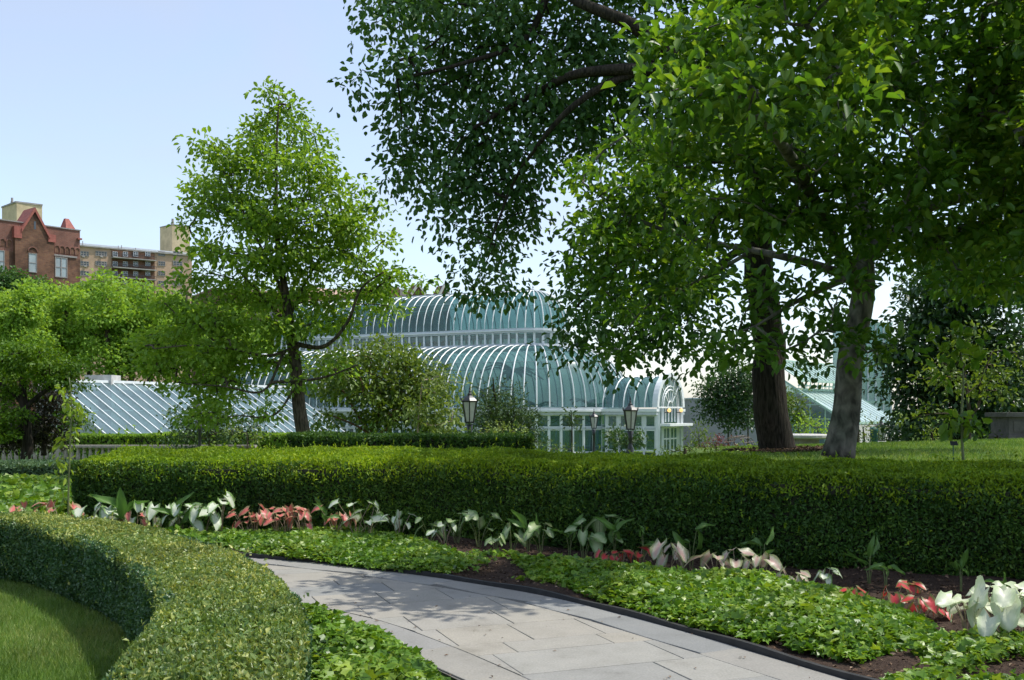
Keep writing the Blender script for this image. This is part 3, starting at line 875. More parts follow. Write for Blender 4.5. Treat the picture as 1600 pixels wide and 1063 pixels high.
# broad leaved magnolia in front of it
Y = 16.5
mag = [(1100, 50, 80, 55), (1200, 45, 90, 55), (1320, 50, 90, 60), (1440, 50, 90, 60), (1560, 60, 80, 70), (1060, 130, 55, 45), (1150, 150, 80, 55), (1260, 150, 80, 55), (1380, 160, 85, 60), (1530, 180, 80, 60),
       (1015, 225, 50, 32), (1095, 235, 70, 45), (1190, 250, 80, 50), (1310, 260, 80, 50), (1440, 280, 85, 55), (1570, 290, 60, 55), (905, 282, 26, 14), (950, 290, 40, 26), (1030, 310, 70, 40), (1120, 335, 65, 36), (1240, 335, 80, 32),
       (940, 345, 40, 30), (985, 385, 55, 38), (905, 425, 26, 16), (960, 440, 50, 28), (1040, 400, 60, 40), (1060, 460, 50, 26), (1120, 385, 40, 24), (1340, 355, 90, 36), (1460, 370, 80, 36), (1570, 390, 60, 45),
       (1200, 460, 40, 28), (1175, 510, 40, 26), (1220, 540, 34, 16), (1290, 450, 36, 22), (1330, 410, 50, 24), (1310, 520, 34, 18), (1365, 545, 14, 8), (1150, 552, 24, 10), (1020, 490, 34, 14), (955, 488, 28, 12), (968, 552, 8, 7), (1480, 440, 60, 22), (1570, 455, 50, 30)]
magUp = [(1620, -110, 120, 80, 1.3), (1760, 60, 120, 130, 1.3), (1780, 280, 110, 120, 1.3), (1780, -120, 140, 110, 1.3), (1180, -50, 120, 45), (1330, -60, 130, 55), (1500, -50, 120, 55), (1660, 40, 80, 90), (1680, 220, 80, 100), (1660, 380, 60, 70), (1400, -150, 150, 50)]
tree('magnolia_tree', 'broad leaved magnolia with leaning grey trunk at the right', 'tree',
     [[(1308, 716, Y, 0.233), (1318, 650, Y, 0.219), (1330, 560, Y, 0.200), (1342, 480, Y, 0.186), (1348, 420, Y, 0.167), (1346, 350, Y, 0.130), (1330, 250, Y, 0.093), (1320, 120, Y, 0.065), (1310, 0, Y, 0.037)],
      [(1344, 450, Y, .12), (1290, 350, Y - 1.2, .10), (1245, 260, Y - 2.8, .08), (1185, 180, Y - 4.4, .06), (1120, 120, Y - 5.2, .035)],
      [(1347, 410, Y, .13), (1430, 300, Y - .3, .11), (1445, 210, Y - .7, .09), (1400, 140, Y - 2.6, .07), (1330, 110, Y - 4.4, .05), (1260, 40, Y - 5.4, .03)],
      [(1348, 400, Y, .12), (1450, 325, Y - .6, .1), (1550, 300, Y - .9, .08), (1660, 290, Y - 1, .05)],
      [(1440, 250, Y - .5, .07), (1520, 180, Y - 1, .06), (1610, 90, Y - 1.4, .04)],
      [(1345, 440, Y, .09), (1260, 410, Y - .2, .07), (1170, 390, Y + .4, .055), (1070, 370, Y + 1.0, .04), (980, 335, Y + 1.3, .03), (910, 285, Y + 1.4, .015)],
      [(1346, 430, Y, .07), (1290, 450, Y - 1.3, .05), (1230, 480, Y - 2, .03), (1180, 510, Y - 2.3, .018)],
      [(1170, 390, Y + .4, .04), (1090, 440, Y + .9, .03), (1010, 480, Y + 1.3, .02), (960, 545, Y + 1.4, .012)]],
     [(b[0], b[1], b[2], b[3], (b[4] - 3.4 if b[1] < 210 and b[0] < 1330 else (b[4] - 1.5 if b[1] < 330 and b[0] >= 1330 else (b[4] + 3.6 if b[0] < 1070 else b[4]))), b[5]) for b in BL(mag, Y - 2.2, .8, .8, 9)] + BL(magUp, Y - .8, 1.6, .6, 10) + [(1210, -75, 70, 40, 10.9, .5), (1300, -95, 90, 50, 10.5, .6), (1420, -110, 100, 60, 10.8, .7), (1330, -120, 120, 60, 12.0, 1.0), (1480, -120, 120, 60, 12.5, 1.2), (1620, -60, 90, 70, 12.2, 1.1), (1740, 90, 100, 100, 12.4, 1.2), (1760, 290, 100, 90, 12.4, 1.2), (1900, 130, 120, 120, 12.8, 1.3), (1900, 330, 100, 90, 12.0, 1.2), (1700, 190, 70, 80, 11.6, 1.2, 1.6), (1690, 350, 60, 60, 11.8, 1.2, 1.6), (1820, 230, 90, 90, 11.4, 1.2, 1.6), (1960, 260, 110, 110, 11.2, 1.3, 1.4), (1560, 130, 60, 60, 13.6, 1.2, 1.6), (1500, 250, 60, 50, 14.2, 1.0, 1.5)], .46, 66, .46, .155, .62, M['bark_grey'], M['lf_mag'], 'oval', .45, .0, None, 71, .010, 2.0, 1.0, up_pen=.2, ncut=300, upn=1.25)

# deep green tree behind the lawn on the right, and a lighter one before it
Y = 36
tree('evergreen_tree', 'dense dark green tree at the back of the right lawn', 'tree',
     [[(1500, 712, Y, .3), (1500, 640, Y, .26), (1495, 560, Y, .2), (1490, 480, Y, .12), (1490, 400, Y, .05)]],
     BL([(1480, 430, 70, 50), (1430, 490, 48, 42), (1510, 490, 70, 50), (1410, 550, 48, 40), (1470, 560, 70, 50), (1560, 520, 60, 60), (1400, 595, 36, 22), (1450, 620, 60, 40), (1550, 610, 70, 50), (1440, 665, 50, 26), (1520, 660, 60, 30), (1620, 600, 60, 80), (1560, 420, 70, 50)], Y, None, 1, 11),
     .7, 80, .7, .22, .6, M['bark_dark'], M['lf_back'], 'dia', .7, .3, None, 81)
Y = 29
tree('small_tree', 'small light green tree with twin stems before the dark tree on the right', 'tree',
     [[(1514, 700, Y, .06), (1514, 640, Y, .05), (1508, 590, Y, .035), (1500, 550, Y, .02)], [(1523, 698, Y, .05), (1525, 640, Y, .045), (1535, 590, Y, .03), (1550, 550, Y, .015)]],
     BL([(1480, 570, 36, 24), (1530, 560, 40, 26), (1460, 600, 36, 18), (1500, 610, 40, 20), (1560, 600, 36, 26), (1450, 640, 30, 12), (1440, 655, 24, 8), (1570, 560, 30, 20), (1500, 520, 30, 18)], Y, None, .8, 12),
     .5, 30, .42, .15, .6, M['bark_mid'], M['lf_crab'], 'oval', .45, .25, None, 83)

# far street trees behind the left glasshouse
rr = np.random.default_rng(5)
ords = ['first', 'second', 'third', 'fourth', 'fifth', 'sixth', 'seventh', 'eighth', 'ninth', 'tenth', 'eleventh', 'twelfth', 'thirteenth', 'fourteenth', 'fifteenth', 'sixteenth', 'seventeenth', 'eighteenth', 'nineteenth', 'twentieth']
for k, (px, py, rx, ry, y) in enumerate([(-30, 520, 55, 80, 96), (35, 510, 52, 78, 93), (105, 512, 50, 82, 98), (170, 508, 54, 78, 95), (232, 512, 46, 72, 97), (292, 520, 50, 66, 94), (352, 535, 46, 60, 99), (405, 545, 40, 55, 98), (5, 508, 50, 70, 105), (70, 500, 50, 66, 104), (138, 498, 50, 66, 105), (202, 500, 48, 66, 104), (262, 508, 48, 62, 106)]):
    bl = []
    for q in range(34):
        d = unit(rr.normal(size=(1, 3)))[0] * rr.uniform(.35, .85)
        bl.append((px + d[0] * rx, py + 3 + d[2] * ry * 1.12, rx * rr.uniform(.22, .38), ry * rr.uniform(.14, .26), y + d[1] * rx * y / F, rx * .3 * y / F))
    tree('plane_tree', (ords[k] + ' from the left in the front row of bright green street trees behind the glasshouse' if k < 8 else ords[k - 8] + ' from the left in the back row of street trees below the apartment block'), 'tree',
         [[(px, 668, y, .35), (px + 2, 600, y, .3), (px - 2, 520, y, .2), (px, 455, y, .08)]], bl, 1.1, 150, 1.05, .33, .75, M['bark_mid'], M['lf_plane'], 'dia', .7, .2, 'street trees in a row', 90 + k, .03)
for k, (px, py, rx, ry, y, lab) in enumerate([(15, 455, 40, 48, 118, 'darker green tree below the stepped gable at the left edge'), (62, 468, 34, 42, 118, 'darker green tree under the right windows of the gabled building')]):
    bl = []
    for q in range(20):
        d = unit(rr.normal(size=(1, 3)))[0] * rr.uniform(.3, .85)
        bl.append((px + d[0] * rx, py + d[2] * ry, rx * .33, ry * .26, y + d[1] * rx * y / F, rx * .3 * y / F))
    tree('street_tree', lab, 'tree', [[(px, 665, y, .3), (px, 560, y, .25), (px, 450, y, .1)]], bl, 1.1, 130, 1.0, .34, .7, M['bark_mid'], M['lf_planed'], 'dia', .8, .2, None, 104 + k, .03)

# layered tree at the left edge
Y = 31
tree('maple_tree', 'low domed yellow green maple at the left edge', 'tree',
     [[(40, 720, Y, .16), (42, 680, Y, .15), (38, 630, Y, .12), (35, 590, Y, .08)], [(40, 640, Y, .08), (80, 605, Y, .06), (110, 590, Y, .03)], [(38, 630, Y, .08), (0, 600, Y, .06), (-40, 590, Y, .03)]],
     BL([(50, 548, 46, 18), (95, 575, 34, 18), (15, 560, 46, 22), (60, 580, 50, 18), (112, 598, 20, 10), (-30, 580, 50, 26), (0, 610, 45, 14), (15, 650, 26, 18), (-20, 660, 40, 30), (70, 600, 36, 8), (115, 655, 16, 22)], Y, None, .9, 13),
     .40, 110, .42, .11, .6, M['bark_dark'], M['lf_maple'], 'dia', .35, .3, None, 111, .012)
Y = 32.5
tree('purple_shrub', 'dark purple leaved shrub under the domed maple', 'shrub',
     [[(70, 712, Y, .08), (70, 660, Y, .06), (72, 610, Y, .03)]],
     BL([(70, 615, 34, 22), (55, 650, 44, 26), (85, 650, 26, 30), (50, 680, 44, 16), (20, 680, 40, 20)], Y, None, .4, 14), .42, 110, .4, .11, .6, M['bark_dark'], M['lf_purple'], 'dia', .7, .3, None, 113)

# slender sapling before the left end of the yew hedge
Y = 14.2
tree('sapling', 'slender yellow green sapling at the left end of the yew hedge', 'sapling',
     [[(107, 825, Y, .014), (108, 760, Y, .013), (110, 690, Y, .011), (112, 630, Y, .008), (108, 590, Y, .004)]],
     BL([(106, 625, 16, 12, 3), (120, 645, 12, 12, 3), (96, 610, 10, 8, 3), (115, 668, 10, 8, 2), (99, 690, 12, 10, 3), (96, 718, 12, 9, 3), (98, 742, 8, 8, 2), (97, 775, 10, 9, 3)], Y, .13, .05, 15), .13, 5, .09, .10, .5, M['stalk'], M['lf_lime'], 'oval', .9, .7, None, 115, .003)

# crab apple before the palm house
Y = 42
tree('crab_apple_tree', 'rounded crab apple tree with reddish stems before the palm house', 'tree',
     [[(586, 725, Y, .13), (586, 690, Y, .11), (590, 650, Y, .08), (596, 600, Y, .04)], [(584, 690, Y, .08), (560, 650, Y, .06), (535, 610, Y, .03)], [(588, 690, Y, .08), (620, 655, Y, .06), (650, 610, Y, .03)], [(588, 695, Y, .07), (565, 670, Y - .4, .05), (520, 650, Y - .6, .03)]],
     BL([(545, 570, 46, 26), (600, 558, 50, 24), (650, 585, 40, 28), (520, 610, 36, 26), (580, 605, 56, 26), (640, 620, 46, 26), (685, 620, 30, 22), (600, 645, 60, 20), (520, 650, 30, 16), (690, 655, 26, 22), (660, 665, 40, 16), (500, 585, 22, 18), (570, 540, 30, 12)], Y, None, 1, 16),
     .7, 95, .7, .22, .55, M['bark_red'], M['lf_crab'], 'dia', .6, .3, None, 121, .016)
Y = 39
tree('small_tree', 'pale leaved sapling tree at the right of the crab apple', 'tree',
     [[(652, 716, Y, .04), (652, 690, Y, .035), (655, 640, Y, .025), (660, 590, Y, .012)]],
     BL([(685, 605, 20, 16), (665, 620, 22, 18), (695, 640, 18, 16), (668, 655, 26, 14), (705, 660, 12, 9), (640, 640, 16, 14), (722, 598, 9, 6), (690, 590, 8, 9)], Y, None, .5, 17), .55, 34, .5, .22, .45, M['stalk_pale'], M['lf_pale'], 'oval', .8, .5, None, 123, .01)
Y = 46
tree('evergreen_shrub', 'grey green evergreen shrub with pointed top beside the tall lamp post', 'shrub',
     [[(785, 735, Y, .12), (782, 690, Y, .1), (775, 640, Y, .06), (770, 590, Y, .03)]],
     BL([(772, 596, 11, 16), (773, 622, 24, 20), (780, 650, 36, 22), (805, 630, 16, 18), (815, 660, 26, 22), (765, 670, 36, 24), (825, 688, 24, 16), (795, 690, 40, 18), (800, 608, 6, 6)], Y, None, .6, 18), .5, 60, .5, .2, .3, M['bark_dark'], M['lf_conifer'], 'dia', .9, -.1, None, 125)
def shrub(name, label, blobs, y, mat, cd=.4, per=34, rc=.38, leaf=.14, wid=.55, seed=1, base=None, tpl='dia', cat='shrub', bark='bark_mid'):
    px = base[0] if base else np.mean([b[0] for b in blobs]); py = base[1] if base else max(b[1] + b[3] for b in blobs)
    pt = P(px, py, y); g = float(terr(pt[0], y)) - .05
    py0 = HY + (CZ - g) * F / y
    top = min(b[1] for b in blobs)
    tree(name, label, cat, [[(px, py0, y, .05), (px + 1, (py0 + top) / 2, y, .04), (px, top, y, .015)]], BL(blobs, y, None, .2, seed), cd, per, rc, leaf, wid, M[bark], mat, tpl, .8, .1, None, seed, .008)
shrub('shrub', 'pale green shrub at the foot of the evergreen shrub', [(785, 672, 22, 14), (765, 682, 18, 12), (805, 684, 20, 12)], 42, M['lf_pale'], .42, 40, .4, .14, .5, 131)
shrub('shrub', 'broad mixed shrub before the left glasshouse roof', [(300, 655, 34, 16), (345, 650, 40, 18), (385, 668, 32, 16), (330, 675, 60, 16), (270, 680, 26, 10)], 46, M['lf_conifer'], .55, 40, .55, .18, .5, 132)
shrub('shrub', 'small pale shrub at the left foot of the mixed shrub', [(372, 676, 16, 12), (400, 680, 14, 9)], 43, M['lf_pale'], .42, 30, .4, .13, .5, 133)
shrub('shrub', 'small rounded dark shrub beside the lamp post before the vestibule', [(978, 684, 26, 14), (958, 692, 18, 10), (1000, 692, 14, 10)], 50, M['lf_back'], .45, 44, .45, .2, .5, 134)
shrub('shrub', 'low pale foliage tufts before the palm house windows', [(860, 703, 22, 8), (885, 700, 16, 7), (838, 704, 14, 6)], 44, M['lf_crab'], .4, 34, .38, .13, .4, 135)
shrub('shrub', 'yellow green bush beside the entrance porch', [(1090, 678, 12, 16), (1082, 695, 14, 10), (1103, 695, 10, 10)], 60, M['lf_crab'], .5, 36, .5, .2, .4, 136)
shrub('barberry_shrub', 'dark red barberry shrub beside the wire arch', [(1118, 688, 15, 10), (1132, 694, 14, 10), (1105, 696, 8, 8)], 52, M['lf_red'], .42, 44, .4, .14, .5, 137)
shrub('shrub', 'pale flowering clump at the foot of the porch bush', [(1110, 706, 18, 7), (1085, 706, 14, 6)], 34, M['lf_pale'], .3, 30, .28, .09, .4, 138)
shrub('shrub', 'yellowish clump left of the dark trunk', [(1165, 704, 16, 6), (1185, 705, 10, 5)], 30, M['lf_lime'], .26, 26, .24, .08, .4, 139)
shrub('shrub', 'green perennials right of the porch behind the hedge', [(1070, 700, 16, 9), (1050, 706, 12, 6), (1090, 706, 14, 8)], 27, M['lf_crab'], .24, 34, .22, .09, .45, 149)
shrub('shrub', 'straggling pale perennials left of the wire arch', [(1112, 698, 12, 9), (1128, 707, 14, 6)], 26, M['lf_pale'], .22, 30, .2, .08, .4, 150)
shrub('shrub', 'grassy green perennials before the wire arch', [(1150, 710, 16, 5), (1172, 706, 10, 8)], 24, M['lf_young'], .2, 30, .2, .09, .35, 152)
shrub('small_tree', 'small dark tree behind the wire arch left of the dark trunk', [(1135, 612, 34, 24), (1170, 605, 26, 28), (1112, 640, 20, 14), (1150, 645, 40, 20), (1185, 640, 16, 22), (1145, 585, 30, 16), (1100, 615, 16, 14)], 56, M['lf_back'], .62, 95, .6, .2, .55, 140, (1168, 700), 'dia', 'tree')
shrub('small_tree', 'light green tree showing between the two big trunks', [(1250, 625, 12, 20), (1258, 655, 10, 16), (1242, 650, 12, 22), (1225, 620, 18, 20)], 58, M['lf_crab'], .55, 40, .55, .2, .55, 141, (1246, 700), 'dia', 'tree')
shrub('shrub', 'light shrubs behind the stone bench', [(1265, 664, 22, 8), (1290, 668, 12, 8)], 46, M['lf_plane'], .4, 36, .4, .14, .5, 142)
shrub('shrub', 'dark bush right of the leaning trunk', [(1338, 648, 9, 14), (1342, 672, 11, 14)], 30, M['lf_back'], .3, 34, .28, .1, .55, 143)
shrub('shrub', 'pale rose bush between the leaning trunk and green bin', [(1352, 668, 12, 14), (1345, 690, 12, 9)], 33, M['lf_pale'], .34, 32, .32, .1, .5, 144)
shrub('shrub', 'loose green bush behind the green bin', [(1385, 655, 18, 12), (1400, 672, 22, 14), (1380, 682, 16, 8)], 38, M['lf_crab'], .4, 36, .4, .13, .5, 145)
shrub('shrub', 'pale low bush at the crest of the right lawn', [(1455, 675, 16, 8), (1470, 684, 16, 5), (1440, 668, 8, 5)], 29, M['lf_lime'], .28, 30, .26, .1, .5, 146)
shrub('shrub', 'low leafy clump left of the stone plinth', [(1545, 685, 22, 7), (1570, 680, 12, 7)], 29, M['lf_maple'], .28, 30, .26, .1, .5, 147)
shrub('sapling', 'thin sapling before the palm house windows left of a small lamp', [(893, 648, 9, 10), (900, 664, 8, 6), (885, 664, 7, 6)], 46, M['lf_conifer'], .3, 14, .3, .22, .35, 148, (893, 700), 'oval', 'sapling')

# staked magnolia sapling on the right lawn
Y = 15.2
tree('sapling', 'staked young magnolia sapling on the right lawn', 'sapling',
     [[(1506, 733, Y, .022), (1504, 700, Y, .02), (1503, 640, Y, .018), (1505, 590, Y, .014), (1500, 540, Y, .008)]],
     BL([(1485, 545, 22, 14, 2), (1470, 520, 14, 10, 2), (1520, 555, 22, 14, 2), (1505, 655, 22, 14, 2), (1488, 660, 14, 10, 2), (1525, 660, 12, 10, 2), (1540, 535, 18, 12, 2), (1478, 580, 16, 10, 2)], Y, .2, .1, 19), .2, 6, .16, .19, .6, M['stalk'], M['lf_mag'], 'oval', .7, .3, None, 151, .005)

# ------------------------------------------------------------------ palm house
PO = np.array([1.65, 80.0]); PU = np.array([.891, -.454]); PV = np.array([.454, .891])
def pp(s, d, z):
    q = PO + PU * s + PV * d
    return (q[0], q[1], z)
GZ = -1.45
ph = thing('palm_house', 'large domed victorian glasshouse with white ribs and teal glass', 'glasshouse', pp(-10, 0, GZ))
LS = 22.0
def stations(r, dstr, nap):
    """list of (centre s, outward dir (s,d), front?)"""
    out = []
    ns = int(round(LS / dstr))
    for i in range(ns): out.append((-LS + LS * i / ns, (0, -1), True))
    for i in range(nap): a = -math.pi / 2 + math.pi * i / nap; out.append((0, (math.cos(a), math.sin(a)), i < nap * .75))
    for i in range(ns): out.append((-LS * i / ns, (0, 1), False))
    for i in range(nap): a = math.pi / 2 + math.pi * i / nap; out.append((-LS, (math.cos(a), math.sin(a)), i > nap * .4))
    return out
def spt(st, r, z):
    return pp(st[0] + st[1][0] * r, st[1][1] * r, z)
lowp = lambda t: (2.95 + 4.65 * math.cos(t * math.pi / 2) ** .92, 1.95 + 4.65 * math.sin(t * math.pi / 2))
upp = lambda t: (2.85 * math.cos(t * math.pi / 2) ** .95, 7.95 + 3.1 * math.sin(t * math.pi / 2))
def vault(prof, sts, mat, pname, rname, rows, rw):
    N = len(sts)
    for i in range(N):
        a, b = sts[i], sts[(i + 1) % N]
        K = 10
        mb = MB(); mb.tube([spt(a, prof(k / K)[0] + .04, prof(k / K)[1] + .03) for k in range(K + 1)], rw, 4)
        mb.build(rname, M['white'], ph)
        rws = rows if a[2] else 1
        for j in range(rws):
            mb = MB(); kk = 8 // rws
            ts = [(j + k / kk) / rws for k in range(kk + 1)]
            for t in ts:
                r_, z = prof(t); mb.v += [spt(a, r_, z), spt(b, r_, z)]
            mb.f += [(2 * k, 2 * k + 1, 2 * k + 3, 2 * k + 2) for k in range(kk)]
            mb.build(pname, mat, ph, None, True)
        if True:
            pass
lowst = stations(7.6, .69, 26); upst = stations(2.85, .69, 13)
vault(lowp, lowst, M['glass_dark'], 'dome_pane', 'dome_rib', 2, .05)
vault(upp, upst, M['glass_top'], 'vault_pane', 'vault_rib', 2, .046)
def ring(mb, r0, r1, z0, z1, st):
    N = len(st); b = len(mb.v)
    for s_ in st:
        mb.v += [tuple(spt(s_, r0, z0)), tuple(spt(s_, r1, z0)), tuple(spt(s_, r1, z1)), tuple(spt(s_, r0, z1))]
    for i in range(N):
        a, c = b + i * 4, b + ((i + 1) % N) * 4
        mb.f += [(a + k, a + (k + 1) % 4, c + (k + 1) % 4, c + k) for k in range(4)]
rg = lambda name, mat, *bands: [ (lambda mb: ([ring(mb, *bnd, lowst) for bnd in [bb]], mb.build(name, mat, ph)))(MB()) for bb in bands]
rg('cornice', M['greywhite'], (7.1, 7.62, 1.42, 1.64)); rg('cornice_moulding', M['white'], (7.1, 7.8, 1.642, 1.78)); rg('gutter', M['greywhite'], (7.3, 7.72, 1.782, 1.95))
rg('drum_base', M['greywhite'], (2.6, 3.0, 6.55, 6.78)); rg('drum_cornice', M['greywhite'], (2.5, 2.92, 7.6, 7.74)); rg('drum_moulding', M['white'], (2.5, 3.02, 7.742, 7.82)); rg('drum_gutter', M['greywhite'], (2.5, 2.9, 7.822, 7.95))
rg('transom_rail', M['greywhite'], (7.28, 7.44, .38, .52)); rg('plinth', M['stone'], (7.2, 7.5, GZ, GZ + .16))
rg('purlin', M['white'], (lowp(.5)[0] - .06, lowp(.5)[0] - .01, lowp(.5)[1] - .03, lowp(.5)[1] + .02), (upp(.5)[0] - .06, upp(.5)[0] - .01, upp(.5)[1] - .03, upp(.5)[1] + .02))
MB().bar(pp(-LS - .1, 0, 11.12), pp(.15, 0, 11.12), .24, .2).build('ridge_beam', M['greywhite'], ph)
MB().lathe(pp(0, 0, 11.1), [(.12, 0), (.16, .1), (.06, .18), (.08, .28), (.01, .42)], 8).build('finial', M['greywhite'], ph)
# clerestory windows and wall windows
N = len(upst)
for i in range(N):
    a, b = upst[i], upst[(i + 1) % N]
    A0, B0 = np.array(spt(a, 2.75, 6.78)), np.array(spt(b, 2.75, 6.78))
    mb = MB(); mb.bar(spt(a, 2.77, 6.75), spt(a, 2.77, 7.62), .15, .13, (PV[0], PV[1], 0)); mb.build('clerestory_post', M['white'], ph)
    e = (B0 - A0); H = .82
    q0, q1 = A0 + e * .12, A0 + e * .88
    MB().add([q0, q1, q1 + [0, 0, H], q0 + [0, 0, H]], [(0, 1, 2, 3)]).build('clerestory_pane', M['glass_win'], ph)
N = len(lowst)
for i in range(N):
    a, b = lowst[i], lowst[(i + 1) % N]
    if a[0] == 0 and abs(math.atan2(a[1][1], a[1][0]) + .105) < .33: continue       # vestibule opening
    A0, B0 = np.array(spt(a, 7.36, GZ)), np.array(spt(b, 7.36, GZ)); e = B0 - A0
    MB().bar(A0, A0 + [0, 0, 1.42 - GZ], .12, .12, (a[1][0] * PU[0] + a[1][1] * PV[0], a[1][0] * PU[1] + a[1][1] * PV[1], 0)).build('wall_post', M['white'], ph)
    for z0, z1 in ((GZ + .16, .37), (.53, 1.41)):
        q0, q1 = A0 + e * .06, A0 + e * .94
        z0, z1 = z0 - GZ, z1 - GZ
        fr = MB()
        fr.bar(q0 + [0, 0, z0 + .03], q1 + [0, 0, z0 + .03], .05, .06).bar(q0 + [0, 0, z1 - .03], q1 + [0, 0, z1 - .03], .05, .06)
        fr.bar(q0 + e * .03 + [0, 0, z0 + .08], q0 + e * .03 + [0, 0, z1 - .08], .045, .05).bar(q1 - e * .03 + [0, 0, z0 + .08], q1 - e * .03 + [0, 0, z1 - .08], .045, .05)
        wn = fr.build('window', M['white'], ph)
        MB().add([q0 + [0, 0, z0], q1 + [0, 0, z0], q1 + [0, 0, z1], q0 + [0, 0, z1]], [(0, 1, 2, 3)]).build('pane', M['glass_win'], wn)
# vestibule
VS0, VS1, VW, VZ = 7.25, 11.6, 2.15, 1.95
pp_main = pp
VU, VV = np.array([.839, -.544]), np.array([.544, .839])
def pp(s, d, z):
    q = PO + VU * s + VV * d
    return (q[0], q[1], z)
arc = lambda s, a, rr, zz=VZ: pp(s, -math.cos(a) * rr, zz + math.sin(a) * rr * 1.05)
ss = np.linspace(VS0, VS1 - .15, 6)
for i, s in enumerate(ss):
    MB().tube([arc(s, math.pi * k / 14, VW) for k in range(15)], .055, 4).build('vestibule_rib', M['white'], ph)
    if i:
        for half in (0, 1):
            mb = MB()
            for k in range(8):
                a = math.pi / 2 * (half + k / 7); mb.v += [arc(ss[i - 1], a, VW - .05), arc(s, a, VW - .05)]
            mb.f += [(2 * k, 2 * k + 1, 2 * k + 3, 2 * k + 2) for k in range(7)]
            mb.build('vestibule_pane', M['glass_dark'], ph, None, True)
mb = MB()
for k in range(25):
    a = math.pi * k / 24
    mb.v += [arc(VS1 - .3, a, VW + .22), arc(VS1 + .1, a, VW + .22), arc(VS1 + .1, a, VW - .08), arc(VS1 - .3, a, VW - .08)]
    if k:
        p_, c_ = (k - 1) * 4, k * 4
        mb.f += [(p_ + q, p_ + (q + 1) % 4, c_ + (q + 1) % 4, c_ + q) for q in range(4)]
mb.f += [(3, 2, 1, 0), (96, 97, 98, 99)]
mb.build('entrance_arch', M['white'], ph)
for rr_, wd in ((1.45, .05), (1.2, .06), (.42, .05)):
    MB().tube([arc(VS1, math.pi * k / 16, rr_, VZ if rr_ > 1 else VZ) for k in range(17)], wd, 4).build('fanlight_tracery', M['white'], ph)
for a in (45, 68, 90, 112, 135):
    MB().bar(arc(VS1, R(a), .42), arc(VS1, R(a), 2.05), .06, .06).build('fanlight_bar', M['white'], ph)
for k in range(6):
    mb = MB(); a0, a1 = math.pi * k / 6, math.pi * (k + 1) / 6
    mb.add([pp(VS1 - .02, 0, VZ)] + [arc(VS1 - .02, a0 + (a1 - a0) * j / 4, 2.05) for j in range(5)], [(0, 1, 2, 3, 4, 5)]).build('fanlight_pane', M['glass_win'], ph)
for d in (-1, 1):
    dd = d * VW
    MB().bar(pp(VS0, dd * 1.02, 1.52), pp(VS1 + .05, dd * 1.02, 1.52), .5, .2).build('vestibule_cornice', M['greywhite'], ph)
    MB().bar(pp(VS0, dd * 1.02, 1.74), pp(VS1 + .1, dd * 1.02, 1.74), .62, .2).build('vestibule_moulding', M['white'], ph)
    MB().bar(pp(VS0, dd, .45), pp(VS1, dd, .45), .14, .14).build('vestibule_rail', M['greywhite'], ph)
    for i in range(5):
        s = VS0 + .3 + (VS1 - VS0 - .35) * i / 4
        MB().bar(pp(s, dd, GZ), pp(s, dd, 1.42), .2 if i == 4 else .14, .2 if i == 4 else .14).build('vestibule_post', M['white'], ph)
        if i < 4:
            s2 = s + (VS1 - VS0 - .35) / 4
            for z0, z1 in ((GZ + .3, .37), (.53, 1.4)):
                fr = MB(); fr.bar(pp(s + .1, dd, z0 + .04), pp(s2 - .1, dd, z0 + .04), .08, .08).bar(pp(s + .1, dd, z1 - .04), pp(s2 - .1, dd, z1 - .04), .08, .08)
                fr.bar(pp(s + .14, dd, z0 + .08), pp(s + .14, dd, z1 - .08), .08, .08).bar(pp(s2 - .14, dd, z0 + .08), pp(s2 - .14, dd, z1 - .08), .08, .08)
                wn = fr.build('window', M['white'], ph)
                MB().add([pp(s + .1, dd, z0), pp(s2 - .1, dd, z0), pp(s2 - .1, dd, z1), pp(s + .1, dd, z1)], [(0, 1, 2, 3)]).build('pane', M['glass_win'], wn)
# entrance front: columns, transom, canopy, door
for d in (-2.0, -1.35, 1.35, 2.0):
    MB().bar(pp(VS1 + .02, d, GZ), pp(VS1 + .02, d, 1.9), .2, .2).build('entrance_column', M['white'], ph)
for d in (-.8, -.28, .28, .8):
    MB().bar(pp(VS1, d, .9), pp(VS1, d, 1.92), .08, .08).build('entrance_mullion', M['white'], ph)
MB().add([pp(VS1 - .04, -1.9, .85), pp(VS1 - .04, 1.9, .85), pp(VS1 - .04, 1.9, 1.93), pp(VS1 - .04, -1.9, 1.93)], [(0, 1, 2, 3)]).build('entrance_light', M['glass_win'], ph)
MB().bar(pp(VS1, -2.1, 1.95), pp(VS1, 2.1, 1.95), .12, .1).build('entrance_transom', M['white'], ph)
mb = MB(); mb.box8([pp(VS1 - .1, -2.0, .62), pp(VS1 + .9, -2.0, .62), pp(VS1 + .9, 2.0, .62), pp(VS1 - .1, 2.0, .62), pp(VS1 - .1, -2.0, .8), pp(VS1 + .9, -2.0, .8), pp(VS1 + .9, 2.0, .8), pp(VS1 - .1, 2.0, .8)])
mb.build('canopy', M['white'], ph)
for s_ in (-1, 1):
    fr = MB(); a, b = s_ * .06, s_ * 1.2
    for dd in (a, (a + b) / 2, b): fr.bar(pp(VS1 - .02, dd, GZ), pp(VS1 - .02, dd, .6), .1, .08)
    for z in (GZ + .3, -.3, .5): fr.bar(pp(VS1 - .02, a, z), pp(VS1 - .02, b, z), .08, .1)
    dr = fr.build('door', M['white'], ph)
    MB().add([pp(VS1 - .04, a, GZ + .1), pp(VS1 - .04, b, GZ + .1), pp(VS1 - .04, b, .58), pp(VS1 - .04, a, .58)], [(0, 1, 2, 3)]).build('pane', M['glass_win'], dr)
